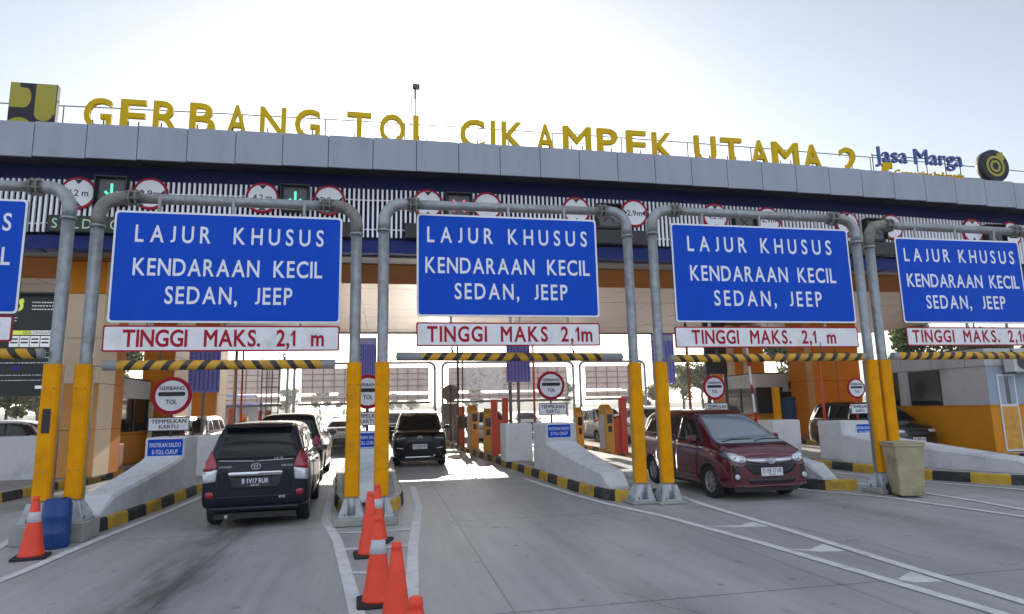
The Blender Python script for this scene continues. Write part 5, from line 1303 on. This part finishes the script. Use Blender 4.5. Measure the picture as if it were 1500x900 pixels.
bb = MB(); bb.box(-1.95, 1.9, -.62, .62, .15, .24, 'plastic_black'); bb.tube([(-1.7, .42, .21), (-2.06, .42, .205)], .028, 'chrome_dull', 10); bb.build('underbody', c.root)
c.patch('wiper', [(-.02, 1.115), (.02, 1.115), (.30, 1.165), (.30, 1.18)], 'x', -1, 'plastic_black', off=.018)
p = (gnd(313, 766) + gnd(450, 757)) / 2; hd = R(90 + 2.5); ax = Vector((math.cos(hd), math.sin(hd)))
c.root.scale = (.94, .95, .93); c.root.location = (p.x + ax.x * 1.12, p.y + ax.y * 1.12, 0); c.root.rotation_euler = (0, 0, hd)

# red hatchback-minivan, facing the camera
c = Car(CALYA, (-1.24, 1.29), .29, 'paint_red', 'red_car', 'dark red compact minivan facing the camera, right of the middle lane', 'car', (0, 0, 0), 0)
c.glass(([(-.69, .985), (.69, .985), (.505, 1.50), (-.505, 1.50)], 'glass_shield'), [(-.62, 1.06), (.62, 1.06), (.52, 1.45), (-.52, 1.45)],
        [[(.02, 1.03), (.93, 1.005), (.52, 1.40), (.02, 1.455)], [(-.94, 1.06), (-.05, 1.035), (-.05, 1.46), (-.90, 1.455)], [(-1.70, 1.10), (-1.02, 1.065), (-.98, 1.45), (-1.52, 1.40)]], surround=[(-1.78, 1.065), (1.05, .985), (.56, 1.43), (.0, 1.49), (-.9, 1.49), (-1.58, 1.44)])
c.doors([[(.0, .33), (.88, .33), (.95, .98), (.0, 1.01)], [(-.97, 1.03), (-.04, 1.015), (-.04, .33), (-.80, .33), (-.97, .60)]])
c.handles([(.15, .88), (-.78, .90)]); c.mirrors(.84, 1.03); c.add_wheels(.80, .18, 8)
for o in c.mirrored('headlight', [(.42, .70), (.56, .635), (.765, .72), (.81, .88), (.70, .865), (.46, .765)], 'x', 1, 'lamp_inner', off=.008, rnd=.02): pass
c.mirrored('headlight_lens', [(.44, .715), (.56, .66), (.70, .70), (.74, .83), (.66, .83), (.47, .765)], 'x', 1, 'lamp_clear', off=.012, rnd=.02)
for sy in (-1, 1):
    for yy, zz in ((.55, .715), (.65, .755)):
        p_, n_ = c.hit(sy * yy, zz, 'x', 1); bb = MB(); bb.lathe([(.035, 0), (.04, .012), (.02, .022)], 'chrome', 16, 'x', p_ + n_ * .010); bb.build('headlight_bulb', c.root)
c.patch('grille_bar', [(-.455, .745), (-.43, .69), (-.2, .655), (.2, .655), (.43, .69), (.455, .745), (.2, .735), (-.2, .735)], 'x', 1, 'chrome_dull', off=.014, rnd=.012)
c.patch('grille', [(-.44, .685), (-.2, .652), (.2, .652), (.44, .685), (.52, .625), (.40, .50), (.32, .46), (-.32, .46), (-.40, .50), (-.52, .625)], 'x', 1, 'plastic_black', off=.006, rnd=.02)
for k in range(4): c.strip('grille_slat', [(-.40 + .02 * k, .625 - .032 * k), (.40 - .02 * k, .625 - .032 * k)], 'x', 1, .006, 'plastic_black', .010)
c.patch('lower_intake', [(-.48, .40), (.48, .40), (.42, .31), (-.42, .31)], 'x', 1, 'plastic_black', off=.006, rnd=.02)
c.strip('bumper_lip', [(-.70, .285), (-.4, .275), (.4, .275), (.70, .285)], 'x', 1, .018, 'paint_red', .012)
c.mirrored('fog_bezel', [(.60, .62), (.72, .64), (.70, .36), (.60, .36)], 'x', 1, 'plastic_black', off=.006, rnd=.02)
for sy in (-1, 1):
    p_, n_ = c.hit(sy * .655, .43, 'x', 1); bb = MB(); bb.lathe([(.045, 0), (.05, .01), (.035, .024)], 'lamp_clear', 18, 'x', p_ + n_ * .004); bb.build('fog_lamp', c.root)
c.emblem(1, .685, .17, off=.03); c.plate('x', 1, .505, 'D 1EF 17 UE', '05 26', 'plate_white', 'black', .42, .14)
c.strip('wiper', [(-.60, .995), (-.35, 1.03), (.02, 1.035)], 'x', 1, .011, 'plastic_black', .016); c.strip('wiper', [(.02, .995), (.3, 1.03), (.62, 1.02)], 'x', 1, .011, 'plastic_black', .016)
c.patch('cowl', [(-.70, .965), (.70, .965), (.69, .995), (-.69, .995)], 'x', 1, 'plastic_black', off=.004)
c.mirrored('tail_light', [(.60, .85), (.78, .85), (.78, 1.2), (.66, 1.2)], 'x', -1, 'lamp_red', off=.01, rnd=.02)
bb = MB(); bb.box(-1.9, 1.85, -.62, .62, .15, .24, 'plastic_black'); bb.build('underbody', c.root)
p = gnd(1047, 729); hd = R(-90 + .5); axd = Vector((math.cos(hd), math.sin(hd))); lf = Vector((-axd.y, axd.x))
q = Vector((p.x, p.y)) - axd * 1.29 + lf * .72          # its right front wheel stands on p
c.root.location = (q.x, q.y, 0); c.root.rotation_euler = (0, 0, hd); red = c

# black sport utility car, facing the camera in the middle lane
c = Car(SUV, (-1.35, 1.335), .335, 'paint_black', 'black_car', 'black sport utility car coming through the middle lane with sunlit bonnet', 'car', (0, 0, 0), 0)
c.glass(([(-.70, 1.12), (.70, 1.12), (.53, 1.59), (-.53, 1.59)], 'glass_car'), [(-.66, 1.14), (.66, 1.14), (.54, 1.55), (-.54, 1.55)],
        [[(.04, 1.13), (1.0, 1.11), (.62, 1.52), (.04, 1.57)], [(-.98, 1.15), (-.03, 1.135), (-.03, 1.57), (-.95, 1.57)], [(-1.85, 1.19), (-1.06, 1.16), (-1.03, 1.57), (-1.7, 1.52)]], surround=[(-1.95, 1.14), (1.15, 1.08), (.66, 1.55), (.0, 1.60), (-1.0, 1.61), (-1.75, 1.56)])
c.doors([[(.02, .40), (.95, .40), (1.02, 1.08), (.02, 1.11)], [(-1.0, 1.12), (-.02, 1.115), (-.02, .40), (-.85, .40), (-1.0, .7)]])
c.mirrors(.98, 1.14); c.add_wheels(.82, .22, 6)
c.mirrored('headlight', [(.42, .86), (.74, .82), (.80, .95), (.62, .965), (.42, .92)], 'x', 1, 'lamp_inner', off=.01, rnd=.02)
c.patch('grille', [(-.40, .93), (.40, .93), (.44, .80), (.38, .70), (-.38, .70), (-.44, .80)], 'x', 1, 'plastic_black', off=.008, rnd=.02)
for k in range(3): c.strip('grille_slat', [(-.38, .89 - .05 * k), (.38, .89 - .05 * k)], 'x', 1, .009, 'lamp_inner', .012)
c.emblem(1, .88, .17, 'chrome_dull'); c.plate('x', 1, .62, 'B 1288 NP', '03 27', 'plate_white', 'black', .44, .15)
c.mirrored('fog_strip', [(.50, .555), (.72, .58), (.72, .60), (.50, .575)], 'x', 1, 'chrome', off=.014)
c.strip('skid_bar', [(-.44, .325), (-.40, .32), (.40, .33), (.46, .37)], 'x', 1, .030, 'chrome', .03)
bb = MB(); bb.box(-2.05, 2.0, -.64, .64, .18, .30, 'plastic_black'); bb.build('underbody', c.root)
bb = MB(); bb.tube([(-1.5, .56, 1.73), (.2, .57, 1.73)], .018, 'plastic_black', 8); bb.tube([(-1.5, -.56, 1.73), (.2, -.57, 1.73)], .018, 'plastic_black', 8); bb.build('roof_rail', c.root)
p = (gnd(578, 683) + gnd(651, 681)) / 2; hd = R(-90 - 2)
axd = Vector((math.cos(hd), math.sin(hd))); c.root.location = (p.x - axd.x * 1.5, p.y - axd.y * 1.5, 0); c.root.rotation_euler = (0, 0, hd)

# simpler cars further off: built once per kind, then copied
def plain_car(st, paint, wheels, wr, name, label, cat, kind, group=None, dusty=False):
    c = Car(st, wheels, wr, paint, name, label, cat, (0, 0, 0), 0, group)
    up = st[0][0]; fr = st[-1][0]; B = max(s[2] for s in st); T = max(s[3] for s in st)
    if kind == 'sedan':
        c.glass(([(-.66, .99), (.66, .99), (.50, 1.36), (-.50, 1.36)], 'glass_car'), [(-.62, 1.10), (.62, 1.10), (.46, 1.36), (-.46, 1.36)], [[(.03, .98), (.95, .95), (.35, 1.33), (.03, 1.37)], [(-1.25, 1.02), (-.04, .98), (-.04, 1.38), (-.85, 1.33)]])
        zt, zh = .82, .72
    else:
        z0 = B + .04; z1 = T - .14
        c.glass(([(-.66, B + .01), (.66, B + .01), (.52, T - .11), (-.52, T - .11)], 'glass_car'), [(-.64, B + .06), (.64, B + .06), (.53, T - .15), (-.53, T - .15)],
                [[(.04, z0), (.96, z0 - .02), (.60, z1 - .04), (.04, z1)], [(-.98, z0 + .02), (-.03, z0), (-.03, z1), (-.95, z1)], [(-1.75, z0 + .06), (-1.06, z0 + .03), (-1.03, z1), (-1.6, z1 - .04)]], surround=[(-1.85, z0 - .01), (1.08, z0 - .05), (.64, z1 - .0), (.0, z1 + .035), (-1.0, z1 + .04), (-1.66, z1)])
        zt, zh = B - .1, .74
    c.doors([[(.02, .36), (.92, .36), (.98, B - .07), (.02, B - .05)], [(-1.0, B - .03), (-.02, B - .05), (-.02, .36), (-.82, .36), (-1.0, .64)]]); c.mirrors(.9, B + .02 if kind != 'sedan' else .99); c.add_wheels(.80, .19, 6)
    c.mirrored('headlight', [(.40, zh), (.74, zh - .02), (.76, zh + .1), (.42, zh + .08)], 'x', 1, 'lamp_clear', off=.01, rnd=.02)
    c.patch('grille', [(-.36, zh + .06), (.36, zh + .06), (.36, zh - .1), (-.36, zh - .1)], 'x', 1, 'plastic_black', off=.008, rnd=.02)
    c.patch('bumper_intake', [(-.5, .42), (.5, .42), (.5, .34), (-.5, .34)], 'x', 1, 'plastic_black', off=.008, rnd=.02)
    c.mirrored('tail_light', [(.58, zt - .12), (.78, zt - .12), (.80, zt + .14), (.66, zt + .14)], 'x', -1, 'lamp_red', off=.01, rnd=.02)
    c.plate('x', 1, .52, 'B 1204 KZ', '08 26', 'plate_white', 'black'); c.plate('x', -1, zt - .12, 'B 1204 KZ', '08 26', 'plate_white', 'black')
    if st is SEDAN: c.patch('rear_bumper', [(-.70, .62), (.70, .62), (.72, .36), (-.72, .36)], 'x', -1, 'plastic_black', off=.01, rnd=.03)
    bb = MB(); bb.box(up + .15, fr - .15, -.62, .62, .15, .26, 'plastic_black'); bb.build('underbody', c.root)
    return c.root
def put(r, x, y, deg, label=None):
    r.location = (x, y, 0); r.rotation_euler = (0, 0, R(deg))
    if label: r['label'] = label
    return r
# next car ahead of the dark minivan
k1 = plain_car(SUV, 'paint_black', (-1.35, 1.335), .33, 'black_car', 'black sport utility car directly ahead of the dark minivan', 'car', 'suv'); put(k1, -2.4, 18.7, 90 + 1)
k2 = plain_car(SEDAN, 'paint_silver', (-1.35, 1.32), .30, 'silver_car', 'silver sedan ahead in the left lane, seen from behind', 'car', 'sedan'); put(k2, -1.85, 30.5, 90)
van = plain_car(MPV, 'paint_green_black', (-1.31, 1.345), .305, 'dark_van', 'dark van facing right behind the long barrier, before the grey office', 'van', 'mpv'); put(van, 15.75, 18.8, -90 - 1)
w1 = plain_car(MPV, 'paint_white', (-1.31, 1.345), .305, 'white_car', 'white minivan between the yellow readers left of the red car', 'car', 'mpv'); p = at(868, 640, 31); put(w1, p.x + .3, 30.5, -90 + 4)
def pc(src, px_, Y, deg, label, dx=0):
    c = copy_tree(src); put(c, at(px_, 640, Y).x + dx, Y, deg, label); return c
pc(w1, 715, 33, -90, 'white minivan behind the red guard posts of the middle lane')
pc(w1, 283, 27, -90, 'white minivan at the left beside the leftmost GERBANG TOL sign')
pc(w1, 948, 34, -90 + 3, 'white minivan behind the right middle gantry posts'); pc(w1, 25, 26, 0, 'white minivan crossing behind the wall block at the left edge')
d1 = pc(van, 262, 26.5, 90, 'dark van in the lane behind the leftmost barrier'); d1.name = 'dark_van'
pc(k2, 770, 44, -90, 'silver sedan behind the wall block of the middle barrier'); pc(k2, 497, 60, 90, 'silver sedan far ahead in the left lane')
b1 = plain_car(SUV, 'paint_blue', (-1.35, 1.335), .33, 'blue_car', 'blue car behind the yellow reader of the middle lane', 'car', 'suv'); p = at(703, 640, 39); put(b1, p.x + .2, 39, -90)
pc(k1, 588, 36, -90, 'dark car queued behind the oncoming black car', -.3)
pc(w1, 1125, 36, -90, 'white minivan seen between the red car and the grey hooded booth')

# ---------------------------------------------------------------- haze: one box of thin air round everything
b = MB(); b.box(-440, 620, -70, 560, -3, 18, 'haze')
hz = b.build('haze'); tag(hz, kind='stuff')
hz.display_type = 'WIRE'
